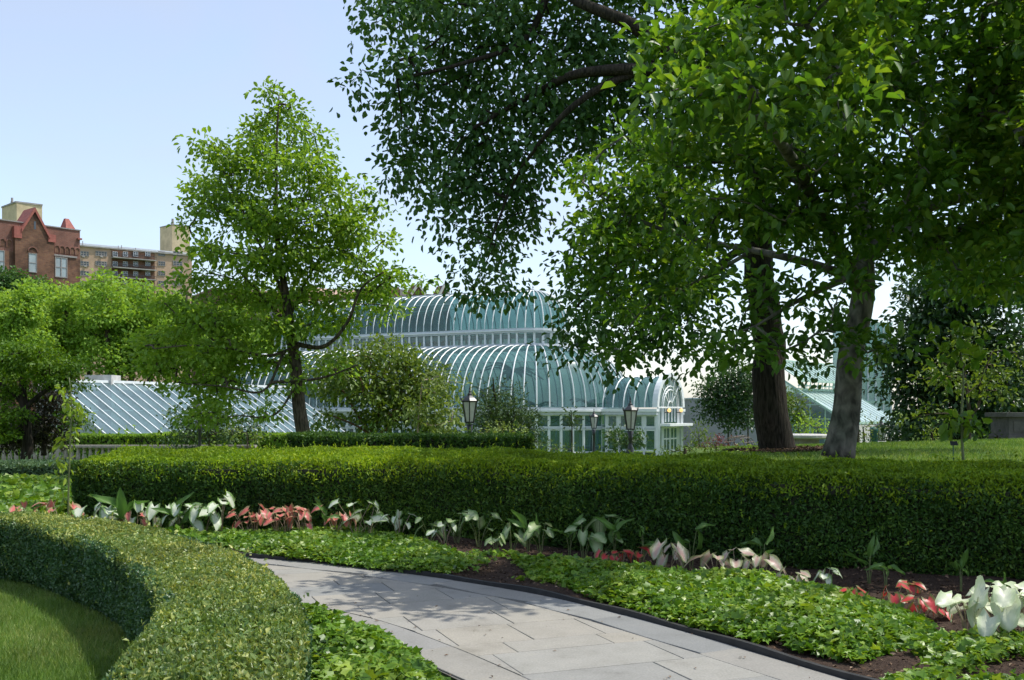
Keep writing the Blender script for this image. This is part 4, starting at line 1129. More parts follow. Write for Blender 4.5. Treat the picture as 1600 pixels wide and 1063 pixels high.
for d in (-1.05, 1.05):
    lp = thing('globe_light', 'warm lit globe light %s of the entrance arch' % ('on the near side' if d < 0 else 'on the far side'), 'light', pp(VS1 + .4, d, 1.6))
    MB().lathe(pp(VS1 + .4, d, 1.6), [(.03, 0), (.11, .05), (.14, .14), (.10, .23), (.02, .28)], 10).build('globe', M['warm'], lp, None, True)
    MB().bar(pp(VS1 + .05, d, 1.58), pp(VS1 + .4, d, 1.58), .05, .05).build('bracket', M['black'], lp)
pp = pp_main
# palms inside
def palm(px, y, h, n, fl, seed, lab):
    r = random.Random(seed); x = (px - CX) / F * y
    root = thing('palm', lab, 'palm', (x, y, GZ), 'palms inside the palm house')
    MB().tube([(x, y, GZ), (x + .1, y, GZ + h * .5), (x, y, GZ + h)], [.16, .12, .1], 7).build('trunk', M['bark_mid'], root)
    for k in range(n):
        a = 6.28 * k / n + r.random() * .4; el = r.uniform(.2, 1.1); ln = fl * r.uniform(.8, 1.1)
        mb = MB(); prev = None
        K = 6
        for j in range(K + 1):
            t = j / K; d = ln * t
            hx = math.cos(a) * d * math.cos(el * (1 - t * .2)); hy = math.sin(a) * d * math.cos(el * (1 - t * .2))
            z = GZ + h + math.sin(el) * d - .55 * ln * t * t
            wd = .28 * math.sin(math.pi * min(1, .12 + t * .88)) + .02
            mb.v += [(x + hx - math.sin(a) * wd, y + hy + math.cos(a) * wd, z - .1), (x + hx, y + hy, z), (x + hx + math.sin(a) * wd, y + hy - math.cos(a) * wd, z - .1)]
            if j: b = j * 3; mb.f += [(b - 3, b - 2, b + 1, b), (b - 2, b - 1, b + 2, b + 1)]
        mb.build('frond', M['lf_palm'], root)
for k, (px, y, h, fl) in enumerate([(690, 78, 3.0, 2.2), (760, 77, 4.2, 2.6), (835, 76, 3.2, 2.2), (890, 77, 2.2, 2.0), (925, 76, 3.4, 2.2), (640, 82, 4.5, 2.6), (560, 85, 3.8, 2.6), (800, 80, 6.2, 2.6)]):
    palm(px, y, h, 12, fl, k, 'green palm seen through the glass of the palm house, %s from the left' % ords[[5, 6, 1][0] and sorted([690, 760, 835, 890, 925, 640, 560, 800]).index(px)])

# ------------------------------------------------------------------ sloped glasshouses
def sloped(name, label, O, d, sl, n, sp, run, z_r, z_e, gmat, bmat, wall=1.2, rows=2, rw=.07, back=True):
    """ridge from O along d (unit xy), roof falls along sl"""
    O = np.array(O, float); d = np.array(d, float); d /= np.linalg.norm(d); sl = np.array(sl, float); sl /= np.linalg.norm(sl)
    root = thing(name, label, 'glasshouse', (*(O + sl * run * .3), z_e - wall))
    pt = lambda a, b, up=0.0: (*(O + d * a + sl * b), z_r + (z_e - z_r) * b / run + up)
    for i in range(n + 1):
        MB().bar(pt(i * sp, 0, .04), pt(i * sp, run + .1, .04), rw, rw).build('rafter', bmat, root)
        if i < n:
            for j in range(rows):
                b0, b1 = run * j / rows, run * (j + 1) / rows
                MB().add([pt(i * sp, b0), pt(i * sp + sp, b0), pt(i * sp + sp, b1), pt(i * sp, b1)], [(0, 1, 2, 3)]).build('roof_pane', gmat, root)
    Ln = n * sp
    MB().bar(pt(-.1, 0, .06), pt(Ln + .1, 0, .06), .2, .16).build('ridge_beam', bmat, root)
    MB().bar(pt(-.1, run, -.02), pt(Ln + .1, run, -.02), .2, .16).build('eave_gutter', bmat, root)
    for j in range(1, rows + 1):
        MB().bar(pt(0, run * j / rows - .04, -.05), pt(Ln, run * j / rows - .04, -.05), .06, .06).build('purlin', bmat, root)
    # knee wall
    A, B = np.array(pt(0, run)), np.array(pt(Ln, run))
    MB().bar(A + [0, 0, -wall / 2 - .1], B + [0, 0, -wall / 2 - .1], .2, wall - .1).build('knee_wall', M['stone'], root)
    # inner benches and back wall seen through the glass
    A, B = np.array(pt(0, -.35)), np.array(pt(Ln, -.35)); zb = z_e - wall
    MB().box8([(*A[:2], zb), (*B[:2], zb), (*(B[:2] - sl * .2), zb), (*(A[:2] - sl * .2), zb), (*A[:2], z_r - .15), (*B[:2], z_r - .15), (*(B[:2] - sl * .2), z_r - .15), (*(A[:2] - sl * .2), z_r - .15)]).build('back_wall', M['stone'], root)
    for j, f in enumerate((.3, .65)):
        A, B = np.array(pt(.3, run * f)), np.array(pt(Ln - .3, run * f))
        for q in range(int(Ln / 1.5)):
            c0 = A + (B - A) * (q + .12) / int(Ln / 1.5); c1 = A + (B - A) * (q + .7 + .2 * ((q * 7) % 3) / 2) / int(Ln / 1.5)
            zt = z_e - wall + 1.0 + .4 * ((q * 5 + j) % 3) * .5
            MB().bar((*c0[:2], zt), (*c1[:2], zt), .9, .5).build('planting_bench', M['stone'], root)
    return root, pt

d1 = np.array([.46, .888]); s1 = np.array([.888, -.46])
O1 = np.array([-26.6, 58.0])
gh, pt1 = sloped('glasshouse_wing', 'long sloping glass roof with white rafters at the left', O1, d1, s1, 26, .80, 5.6, 3.42, .12, M['glass_blue'], M['white'], 1.5, 2, .06)
wb = P(132, 586, 62); we = P(174, 597, 62)
bb = thing('roof_block', 'small white flat roofed block behind the left glasshouse ridge', 'wall', (-25.3, 63.0, GZ))
MB().box(wb[0], we[0], 62, 63.5, GZ, wb[2]).build('block', M['stone'], bb)

# right greenhouse: two tier white roof with pale green frame, gable end towards us
d2 = np.array([.62, .785]); s2 = np.array([.785, -.62])
A_ = P(1238, 596, 66)
gh2, pt2 = sloped('greenhouse', 'pale green framed greenhouse with whitened glass roof behind the leaning trunk', A_[:2] + s2 * .0, d2, s2, 13, .78, 3.6, 3.05, .95, M['glass_white'], M['green_metal'], 2.6, 2, .035)
up0 = A_[:2] - s2 * 1.4
mb_gu = thing('greenhouse_lantern', 'upper whitened glass roof tier above the right greenhouse', 'glasshouse', (*up0, 3.4))
o2 = np.array(up0)
for i in range(17):
    a = o2 + d2 * i * .66
    MB().bar((*a, 5.0), (*(a + s2 * 1.9), 3.72), .05, .05).build('rafter', M['green_metal'], mb_gu)
    if i < 16:
        b = a + d2 * .66
        MB().add([(*a, 4.96), (*b, 4.96), (*(b + s2 * 1.9), 3.68), (*(a + s2 * 1.9), 3.68)], [(0, 1, 2, 3)]).build('roof_pane', M['glass_white'], mb_gu)
e2 = o2 + d2 * 16 * .66
MB().bar((*o2, 5.05), (*e2, 5.05), .14, .12).build('ridge_beam', M['green_metal'], mb_gu)
MB().bar((*(o2 + s2 * 1.9), 3.66), (*(e2 + s2 * 1.9), 3.66), .2, .14).build('gutter', M['green_metal'], mb_gu)
MB().bar((*(o2 + s2 * 1.8), 3.35), (*(e2 + s2 * 1.8), 3.35), .06, .08).build('lower_rail', M['green_metal'], mb_gu)
for i in range(32):
    a = o2 + s2 * 1.82 + d2 * (i + .1) * .33
    MB().bar((*a, 3.05), (*(a + d2 * (.33 if i % 2 else 0)), 3.6), .035, .035).build('lattice_bar', M['green_metal'], mb_gu)
# gable end glazing
gr0 = A_[:2] - s2 * 1.4
gp = lambda b, z: (*(gr0 + s2 * b - d2 * .05), z)
MB().bar(gp(0, 4.2), gp(5.1, .95), .12, .12).build('gable_rafter', M['green_metal'], gh2)
for b in (.6, 1.6, 2.6, 3.6, 4.5):
    zt = 4.2 - 3.25 * b / 5.1
    MB().bar(gp(b, -1.3), gp(b, zt), .07, .07).build('gable_post', M['green_metal'], gh2)
for z in (.2, 1.2, 2.1):
    bm = (4.2 - z) / 3.25 * 5.1
    MB().bar(gp(0, z), gp(min(bm, 5.0), z), .06, .06).build('gable_rail', M['green_metal'], gh2)
MB().add([gp(0, -1.3), gp(5.05, -1.3), gp(5.05, .95), gp(0, 4.15)], [(0, 1, 2, 3)]).build('gable_pane', M['glass_blue'], gh2)

# teal glass building behind it
tb0, tb1 = P(1332, 506, 95), P(1392, 506, 95)
tb = thing('glass_building', 'boxy teal glass building rising behind the right greenhouse', 'building', (tb0[0], 95, GZ))
MB().box(tb0[0] + .05, tb1[0] - .05, 95.1, 101, GZ, tb0[2] - .1).build('core_wall', M['glass_blue'], tb)
for k in range(6):
    x = tb0[0] + (tb1[0] - tb0[0]) * k / 5
    MB().box(x - .07, x + .07, 94.9, 95.08, GZ, tb0[2]).build('mullion', M['greywhite'], tb)
for z in (2.5, 4.6, 6.3, 7.7, 8.6, tb0[2]):
    MB().box(tb0[0] - .1, tb1[0] + .1, 94.82, 95.09, z - .1, z + .1).build('rail', M['green_metal'], tb)
# low grey wall right of the entrance
a = P(1078, 624, 88); b = P(1215, 676, 88)
gw = thing('grey_building', 'long low plain grey building right of the entrance porch', 'building', ((a[0] + b[0]) / 2, 88, GZ))
MB().box(a[0], b[0], 88, 93, GZ, a[2]).build('wall', M['roofgrey'], gw)
MB().box(a[0] - .1, b[0] + .1, 87.9, 93.1, a[2] + .002, a[2] + .12).build('coping', M['greywhite'], gw)
MB().box(a[0], b[0], 87.96, 87.998, 1.95, 2.0).build('groove_band', M['concrete'], gw)

# ------------------------------------------------------------------ brick buildings
class Fac:
    def __init__(s, px1, y1, px2, y2):
        s.a = np.array([(px1 - CX) / F * y1, y1]); b = np.array([(px2 - CX) / F * y2, y2])
        s.u = (b - s.a) / np.linalg.norm(b - s.a); n = np.array([s.u[1], -s.u[0]])
        s.n = n if n[1] < 0 else -n
    def hit(s, px):
        k = (px - CX) / F
        # (ax + t ux) = k (ay + t uy)
        t = (k * s.a[1] - s.a[0]) / (s.u[0] - k * s.u[1]); return t, s.a[1] + t * s.u[1]
    def z(s, px, py):
        return CZ - (py - HY) / F * s.hit(px)[1]
    def pt(s, t, d, z):
        q = s.a + s.u * t + s.n * d; return (q[0], q[1], z)
    def box(s, mb, x0, x1, yt, yb, d0, d1, xm=None):
        t0, t1 = s.hit(x0)[0], s.hit(x1)[0]; xm = xm if xm is not None else (x0 + x1) / 2
        z1, z0 = s.z(xm, yt), s.z(xm, yb) if yb is not None else GZ
        return mb.box8([s.pt(t0, d0, z0), s.pt(t1, d0, z0), s.pt(t1, d1, z0), s.pt(t0, d1, z0), s.pt(t0, d0, z1), s.pt(t1, d0, z1), s.pt(t1, d1, z1), s.pt(t0, d1, z1)])
    def win(s, root, x0, x1, yt, yb, fmat, pmat, d=.06, mull=1, sill=True):
        t0, t1 = s.hit(x0)[0], s.hit(x1)[0]; xm = (x0 + x1) / 2; z1, z0 = s.z(xm, yt), s.z(xm, yb)
        mb = MB(); w_ = (t1 - t0) * .07
        def bx(a, b, c, e, d0=0.003, d1=d): mb.box8([s.pt(a, d0, c), s.pt(b, d0, c), s.pt(b, d1, c), s.pt(a, d1, c), s.pt(a, d0, e), s.pt(b, d0, e), s.pt(b, d1, e), s.pt(a, d1, e)])
        bx(t0, t0 + w_, z0, z1); bx(t1 - w_, t1, z0, z1); bx(t0 + w_, t1 - w_, z1 - w_, z1); bx(t0 + w_, t1 - w_, z0, z0 + w_)
        for k in range(1, mull):
            tm = t0 + (t1 - t0) * k / mull; bx(tm - w_ / 2, tm + w_ / 2, z0 + w_, z1 - w_)
        zm = (z0 + z1) / 2; bx(t0 + w_, t1 - w_, zm - w_ / 2, zm + w_ / 2, .004, d * .8)
        f = mb.build('window', fmat, root)
        MB().add([s.pt(t0, .012, z0), s.pt(t1, .012, z0), s.pt(t1, .012, z1), s.pt(t0, .012, z1)], [(0, 1, 2, 3)]).build('pane', pmat, f)

bf = Fac(0, 130, 125, 138)
br = thing('brick_building', 'red brick building with stepped gable and terracotta coping at the far left', 'building', bf.pt(0, 0, GZ))
mb = MB(); bf.box(mb, -60, 125, 352, None, -9, 0, 60); mb.build('wall', M['brick_red'], br)
mb = MB(); bf.box(mb, -60, 125.6, 350.5, 352.3, -9.1, .12, 60); mb.build('parapet_cap', M['greystone'], br)
mb = MB(); bf.box(mb, -60, 124.5, 398, None, .002, .05, 60); mb.build('lower_wall', M['brick_brown'], br)
# gabled bay: stepped brick front with tiled coping
steps = [(20, 83, 376), (24, 79, 367), (29, 74, 359), (34, 68, 351), (40, 62, 343), (45, 56, 336)]
mb = MB(); bf.box(mb, 21, 82, 378, None, .052, .5); mb.build('bay_wall', M['brick_brown'], br)
for k, (x0, x1, yt) in enumerate(steps):
    mb = MB(); bf.box(mb, x0 + 1, x1 - 1, yt, (steps[k - 1][2] if k else 378.0) - .01, .052, .5, 51); mb.build('gable_step', M['brick_brown'], br)
def coping(x0, y0, x1, y1, th=7):
    t0, t1 = bf.hit(x0)[0], bf.hit(x1)[0]; z0, z1 = bf.z(51, y0), bf.z(51, y1); h = th / 12.2
    MB().box8([bf.pt(t0, -2.5, z0 - h), bf.pt(t1, -2.5, z1 - h), bf.pt(t1, .7, z1 - h), bf.pt(t0, .7, z0 - h), bf.pt(t0, -2.5, z0), bf.pt(t1, -2.5, z1), bf.pt(t1, .7, z1), bf.pt(t0, .7, z0)]).build('gable_coping', M['terracotta'], br)
coping(30, 360, 50.8, 325); coping(51.2, 325, 74, 364)
for x0, x1 in ((19, 31), (72, 84)):
    mb = MB(); bf.box(mb, x0, x1, 358 if x0 < 40 else 364, 376, -.5, .62, 51); mb.build('kneeler', M['terracotta'], br)
mb = MB(); bf.box(mb, 50.3, 53.2, 347, 359, .48, .52, 51); mb.build('slit_opening', M['darkwin'], br)
# pyramidal chimney cap on the parapet and a corner band
t0, t1 = bf.hit(103)[0], bf.hit(119)[0]; zb, zt = bf.z(111, 360), bf.z(111, 341)
MB().box8([bf.pt(t0, -2, zb), bf.pt(t1, -2, zb), bf.pt(t1, .1, zb), bf.pt(t0, .1, zb), bf.pt(t0 + .3, -1.2, zt), bf.pt(t1 - .6, -1.2, zt), bf.pt(t1 - .6, -.8, zt), bf.pt(t0 + .3, -.8, zt)]).build('dormer_cap', M['terracotta'], br)
mb = MB(); bf.box(mb, 120, 126.5, 371, 373.5, .02, .35, 111); mb.build('corner_band', M['terracotta'], br)
# corbel arcade: little arched niches under a band
for k, x in enumerate([2, 12, 87, 95, 103, 111, 119]):
    t = bf.hit(x + 1.5)[0]; zc = bf.z(100 if x > 50 else 10, 390 if x > 50 else 379)
    mb = MB(); w_ = .26; pts = [(-w_, -.55), (w_, -.55), (w_, .1)] + [(w_ * math.cos(a), .1 + w_ * math.sin(a)) for a in np.linspace(.4, 2.74, 5)] + [(-w_, .1)]
    nn_ = len(pts)
    mb.add([bf.pt(t + a, .056, zc + b) for a, b in pts], [tuple(range(nn_))]); mb.build('arch_niche', M['brick_brown'], br)
    mb = MB(); mb.tube([bf.pt(t + (w_ + .06) * math.cos(a), .08, zc + .1 + (w_ + .06) * math.sin(a)) for a in np.linspace(0, math.pi, 9)], .08, 5); mb.build('arch_moulding', M['brick_red'], br)
    mb = MB(); mb.bar(bf.pt(t - w_ - .06, .09, zc - .6), bf.pt(t - w_ - .06, .09, zc + .12), .12, .14); mb.build('corbel', M['brick_red'], br)
bf2 = Fac(0, 130, 125, 138); bf2.a = bf2.a + bf2.n * .5
bf2.win(br, 44.5, 57.5, 396, 426, M['greystone'], M['paleblind'], .08)
mb = MB(); t = bf2.hit(51)[0]; zc = bf2.z(51, 394)
mb.tube([bf2.pt(t + .62 * math.cos(a), .05, zc + .62 * math.sin(a)) for a in np.linspace(.1, 3.04, 9)], .09, 5); mb.build('window_arch', M['brick_red'], br)
bf3 = Fac(0, 130, 125, 138); bf3.a = bf3.a + bf3.n * .06
bf3.win(br, 85.5, 105, 402, 434, M['greystone'], M['paleblind'], .08, 2)
bf3.win(br, -8, 7, 391, 425, M['greystone'], M['paleblind'], .08, 1)
bf3.win(br, 85.5, 105, 470, 500, M['greystone'], M['paleblind'], .08, 2)
mb = MB(); bf3.box(mb, 83, 120, 398.5, 401, .0, .12, 95); mb.build('lintel', M['greystone'], br)

# cream tower blocks
def tower(name, label, px0, pxm, px1, yt, yb, y, mat_l, mat_r, pipe):
    c = P(pxm, yt, y); l = np.array([(px0 - CX) / F * (y + 5), y + 5]); r_ = np.array([(px1 - CX) / F * (y + 3), y + 3])
    zb = P(0, yb, y)[2]; q = l + r_ - c[:2]
    root = thing(name, label, 'building', (c[0], y, GZ))
    MB().box8([(*c[:2], GZ), (*r_, GZ), (*q, GZ), (*l, GZ), (*c[:2], c[2]), (*r_, c[2]), (*q, c[2]), (*l, c[2])]).build('wall', M[mat_l], root)
    MB().box8([(*(c[:2] * 1 + [-.1, -.15]), c[2] + .002), (*(r_ + [.15, -.1]), c[2] + .002), (*(q + [0, .1]), c[2] + .002), (*(l + [-.15, 0]), c[2] + .002), (*(c[:2] + [-.1, -.15]), c[2] + .3), (*(r_ + [.15, -.1]), c[2] + .3), (*(q + [0, .1]), c[2] + .3), (*(l + [-.15, 0]), c[2] + .3)]).build('parapet', M['concrete'], root)
    pb = P(pipe, yt, y + 2); s = y / F
    MB().lathe((pb[0], y + 2.5, c[2]), [(2.4 * s, 0), (2.4 * s, 6 * s), (1.8 * s, 6.2 * s), (1.8 * s, 12 * s)], 10).build('flue', M['concrete'], root)
    return root, c, r_
tower('rooftop_tower', 'cream water stained tower block behind the red gable', 3, 26, 66, 317, 350, 190, 'cream', 'concrete', 17)
tw, c, r_ = tower('rooftop_tower', 'cream tower block with flue beside the tan apartment block', 250, 269, 297, 352, 400, 348, 'cream', 'cream', 269)

# tan apartment block
tf = Fac(118, 320, 262, 337)
tn = thing('apartment_block', 'long tan brick apartment block with balconies beyond the street trees', 'building', tf.pt(0, 0, GZ))
mb = MB(); tf.box(mb, 110, 300, 391, None, -14, 0, 190); mb.build('wall', M['brick_tan'], tn)
mb = MB(); tf.box(mb, 110, 300, 388.8, 391, -14.2, .6, 190); mb.build('roof_slab', M['concrete'], tn)
mb = MB(); tf.box(mb, 112, 300, 383, 385, -4, -3.8, 190); mb.build('roof_railing', M['greywhite'], tn)
for k, (x, h_) in enumerate(((133, 9), (189, 7), (194, 8), (216, 6))):
    t = tf.hit(x)[0]; z0 = tf.z(190, 389)
    MB().tube([tf.pt(t, -3, z0), tf.pt(t, -3, z0 + h_ * .2)], .14, 5).build('roof_vent', M['concrete'], tn)
for k, (x, y) in enumerate(((128, 402), (156, 402), (131, 417), (160, 417.3), (154, 432.7))):
    mb = MB(); tf.box(mb, x, x + 4, y - 1.5, y + .6, .21, .7); mb.build('air_conditioner', M['concrete'], tn)
mb = MB(); tf.box(mb, 174.5, 241, 392.5, 470, .01, .5, 190); mb.build('balcony_back', M['brick_brown'], tn)
tf2 = Fac(118, 320, 262, 337); tf2.a = tf2.a + tf2.n * .5
for k in range(5):
    y = 393 + k * 15.3
    for x0, x1, mu in ((125.5, 139, 3), (149, 167, 4), (247, 258, 3), (270, 285, 3)):
        tf.win(tn, x0, x1, y, y + 7.5, M['greystone'], M['darkwin'], .2, mu)
    for x in (176, 192, 208, 227):
        tf2.win(tn, x, x + 7.5, y + .5, y + 8, M['greywhite'], M['darkwin'], .2, 2)
    mb = MB(); tf2.box(mb, 174, 241.5, y + 12, y + 13.5, .002, 2.2, 208); mb.build('balcony_slab', M['concrete'], tn)
    mb = MB(); tf2.box(mb, 174, 241.5, y + 7.0, y + 7.6, 2.05, 2.15, 208); mb.build('balcony_rail', M['black'], tn)
    for q in range(30):
        x = 174.5 + q * 2.28; mb = MB(); tf2.box(mb, x, x + .45, y + 7.5, y + 12, 2.07, 2.13, 208); mb.build('baluster', M['black'], tn)

# brown brick terrace behind the young tree and the palm house
mf = Fac(380, 118, 720, 132)
mr_ = thing('brick_terrace', 'brown brick terrace with small pointed gables behind the palm house', 'building', mf.pt(0, 0, GZ))
mb = MB(); mf.box(mb, 330, 640, 462, None, -10, 0, 500); mb.build('wall', M['brick_brown'], mr_)
mb = MB(); mf.box(mb, 640, 706, 459, None, -10, -.5, 670); mb.build('end_wall', M['brick_brown'], mr_)
mb = MB(); mf.box(mb, 330, 640, 460, 462.2, -10.2, .3, 500); mb.build('parapet', M['pinkroof'], mr_)
t0, t1 = mf.hit(470)[0], mf.hit(612)[0]; z0, z1 = mf.z(540, 474), mf.z(540, 449)
MB().box8([mf.pt(t0, .3, z0), mf.pt(t1, .3, z0), mf.pt(t1, -6, z0), mf.pt(t0, -6, z0), mf.pt(t0 + .8, -2.5, z1), mf.pt(t1 - .8, -2.5, z1), mf.pt(t1 - .8, -3.5, z1), mf.pt(t0 + .8, -3.5, z1)]).build('pitched_roof', M['pinkroof'], mr_)
for x0, x1, yt, yb in ((644, 666, 444, 461), (688, 704, 445, 461)):
    t0, t1 = mf.hit(x0)[0], mf.hit(x1)[0]; tm = (t0 + t1) / 2; zt, zb = mf.z((x0 + x1) / 2, yt), mf.z((x0 + x1) / 2, yb)
    MB().add([mf.pt(t0, -.3, zb), mf.pt(t1, -.3, zb), mf.pt(tm, -.3, zt), mf.pt(t0, -2.5, zb), mf.pt(t1, -2.5, zb), mf.pt(tm, -2.5, zt)], [(0, 1, 2), (3, 5, 4), (0, 2, 5, 3), (1, 4, 5, 2), (0, 3, 4, 1)]).build('gable', M['brick_brown'], mr_)
    for ta in (t0, t1):
        MB().bar(mf.pt(ta, -.25, zb), mf.pt(tm, -.25, zt + .05), .3, .25).build('gable_coping', M['stone'], mr_)
mb = MB(); mf.box(mb, 579, 622, 448, 462, -2, .35, 600); mb.build('bay', M['brick_red'], mr_)
mb = MB(); mf.box(mb, 626, 636, 452, 462, -2, -.2, 630); mb.build('chimney', M['greystone'], mr_)
for k, x in enumerate((395, 420, 445, 470, 500, 530, 560)):
    mf.win(mr_, x, x + 11, 478, 502, M['greystone'], M['darkwin'], .1, 2)
    mf.win(mr_, x, x + 11, 525, 549, M['greystone'], M['darkwin'], .1, 2)

# ------------------------------------------------------------------ balustrade
bl = thing('balustrade', 'long weathered balustrade with upright balusters at the left', 'balustrade', (-22, 48, terr(-22, 48)))
zb = float(terr(-20, 48)); xL, xR = -26.0, -12.0
MB().box(xL, xR, 47.8, 48.2, .02, .13).build('handrail', M['wood'], bl)
MB().box(xL, xR, 47.8, 48.2, zb - .1, zb + .14).build('base_rail', M['wood'], bl)
mb = MB().lathe((0, 0, 0), [(.10, 0), (.10, .06), (.06, .1), (.105, .3), (.07, .55), (.06, .62), (.10, .66), (.10, .7)], 8)
hb = (.02 - zb - .14)
me0 = None
x = xL + .15; k = 0
while x < xR:
    if k % 16 == 0:
        MB().box(x - .14, x + .14, 47.79, 48.21, zb + .142, .018).build('pier', M['wood'], bl)
    else:
        if me0 is None:
            m2 = MB(); m2.v = [(a, b, c / .7 * hb) for a, b, c in mb.v]; m2.f = mb.f
            o = m2.build('baluster', M['wood'], None); me0 = o.data; o.parent = bl; OFF[o.name] = OFF[bl.name]
        else:
            o = link('baluster', me0, None, bl)
        o.location = Vector((x, 48.0, zb + .14)) - Vector(OFF[bl.name])
    x += .29; k += 1

# ------------------------------------------------------------------ lamp posts
def lamp(px, y, top_py, sw, label):
    """sw = lantern scale (m)"""
    x = (px - CX) / F * y; zt = CZ - (top_py - HY) / F * y; zg = float(terr(x, y)); h = sw
    root = thing('lamp_post', label, 'lamp post', (x, y, zg), 'black lantern lamp posts of the garden')
    B = (x, y, 0)
    lz = zt - 1.45 * h           # bottom of lantern
    MB().lathe((x, y, zg - .05), [(.17, 0), (.17, .25), (.12, .32), (.10, .8), (.07, .9), (.06, lz - zg - .35 * h), (.09, lz - zg - .3 * h), (.07, lz - zg - .2 * h), (.12, lz - zg + .05)], 10).build('pole', M['black'], root, None, True)
    n = 6; rb, rt = .17 * h, .29 * h; z0, z1 = lz + .1 * h, lz + .82 * h
    ring = lambda r_, z: [(x + r_ * math.cos(2 * math.pi * (k + .5) / n), y + r_ * math.sin(2 * math.pi * (k + .5) / n), z) for k in range(n)]
    lo, hi = ring(rb, z0), ring(rt, z1); lo2, hi2 = ring(rb * .94, z0), ring(rt * .94, z1)
    for k in range(n):
        MB().bar(lo[k], hi[k], .035 * h / .9, .035 * h / .9).build('lantern_bar', M['black'], root)
        MB().add([lo2[k], lo2[(k + 1) % n], hi2[(k + 1) % n], hi2[k]], [(0, 1, 2, 3)]).build('lantern_pane', M['lampglass'], root)
        a = hi[k]; MB().tube([a, (x + (a[0] - x) * 1.12, y + (a[1] - y) * 1.12, z1 + .04 * h), (x + (a[0] - x) * 1.28, y + (a[1] - y) * 1.28, z1 + .17 * h)], [.03 * h, .025 * h, .008 * h], 5).build('horn', M['black'], root)
    MB().lathe((x, y, 0), [(rb * 1.1, z0 - .06 * h), (rb * 1.15, z0)], 6).build('lantern_base', M['black'], root)
    MB().lathe((x, y, 0), [(rt * 1.06, z1), (rt * 1.1, z1 + .05 * h), (rt * .72, z1 + .16 * h), (rt * .35, z1 + .24 * h), (rt * .3, z1 + .32 * h), (.03 * h, z1 + .36 * h)], 6).build('roof', M['black'], root)
    MB().lathe((x, y, 0), [(.03 * h, z1 + .35 * h), (.055 * h, z1 + .4 * h), (.02 * h, z1 + .45 * h), (.03 * h, z1 + .5 * h), (.004 * h, z1 + .63 * h)], 8).build('finial', M['black'], root)
lamp(734, 33, 602, .87, 'black lamp post with white lantern beside the evergreen shrub')
lamp(985, 34, 619, .80, 'black lamp post with white lantern before the glasshouse vestibule')
lamp(928, 52, 638, .74, 'smaller black lamp post before the palm house windows')
lamp(1138, 64, 642, .74, 'small distant lamp post left of the dark tree trunk')
lamp(312, 44, 620, .8, 'black lantern top showing above the shrub before the left glasshouse')
lamp(1377, 46, 650, .8, 'small dark lamp post beside the green bin')

# ------------------------------------------------------------------ small garden things
y = 31; a, b = P(1240, 679, y), P(1292, 690, y); zg = float(terr(a[0], y))
bn = thing('stone_bench', 'pale stone slab bench behind the two big trunks', 'bench', ((a[0] + b[0]) / 2, y, zg))
MB().lathe(((a[0] + b[0]) / 2, y + .4, 0), [(.60, a[2] - .14), (.66, a[2] - .1), (.66, a[2] - .03), (.6, a[2])], 20).build('top', M['stone'], bn)
MB().box(a[0] + .2, b[0] - .2, y + .1, y + .7, zg - .1, a[2] - .142).build('pedestal', M['wood'], bn)
y = 33; a, b = P(1361, 671, y), P(1370, 697, y); zg = float(terr(a[0], y))
bi = thing('litter_bin', 'dark green upright bin on the lawn crest', 'bin', ((a[0] + b[0]) / 2, y, zg))
MB().lathe(((a[0] + b[0]) / 2, y, 0), [(.10, zg - .1), (.12, zg + .05), (.12, a[2] - .06), (.14, a[2] - .05), (.13, a[2])], 8).build('body', M['bin'], bi)
MB().lathe(((a[0] + b[0]) / 2, y, 0), [(.135, a[2] + .002), (.1, a[2] + .05), (.02, a[2] + .08)], 8).build('lid', M['bin'], bi)
y = 28.5; a = P(1575, 646, y); zg = float(terr(a[0], y))
pl = thing('stone_plinth', 'weathered stone plinth at the right edge of the lawn', 'plinth', (a[0] + .6, y, zg))
MB().box(a[0] + .08, a[0] + 1.3, y + .1, y + 1.2, zg - .1, a[2] - .1).build('body', M['plinth'], pl)
MB().box(a[0] - .05, a[0] + 1.42, y - .02, y + 1.3, a[2] - .098, a[2] + .02).build('cap', M['plinth'], pl)
MB().box(a[0] + .04, a[0] + 1.34, y + .05, y + 1.25, zg - .1, zg + .12).build('foot', M['plinth'], pl)
for q in range(2):
    MB().box(a[0] + .2 + q * .55, a[0] + .62 + q * .55, y + .08, y + .099, zg + .22, a[2] - .22).build('panel', M['plinth'], pl)
y = 13.8; a = P(1490, 696, y); zg = float(terr(a[0], y))
sg = thing('plant_label', 'small black plant label on a green stake in the right lawn', 'sign', (a[0], y, zg))
MB().tube([(a[0], y, zg - .05), (a[0] - .005, y, a[2])], .007, 6).build('stake', M['bin'], sg)
MB().box8([(a[0] - .05, y - .03, a[2]), (a[0] + .05, y - .03, a[2]), (a[0] + .05, y - .02, a[2]), (a[0] - .05, y - .02, a[2]), (a[0] - .05, y, a[2] + .055), (a[0] + .05, y, a[2] + .055), (a[0] + .05, y + .01, a[2] + .055), (a[0] - .05, y + .01, a[2] + .055)]).build('plate', M['black'], sg)
y = 40
ar = thing('wire_arch', 'low tunnel of rusty wire hoops between barberry and dark trunk', 'trellis', (P(1150, 0, y)[0], y, float(terr(P(1150, 0, y)[0], y))))
for k in range(5):
    c = P(1146 + k * 4, 0, y + k * .4)[0]; r_ = .46; zg = P(0, 711, y)[2]
    MB().tube([(c + r_ * math.cos(t), y + k * .4, zg + (0.25 + r_ * math.sin(t) if 0 < t < math.pi else 0)) for t in np.linspace(0, math.pi, 13)], .014, 5).build('hoop', M['rust'], ar)
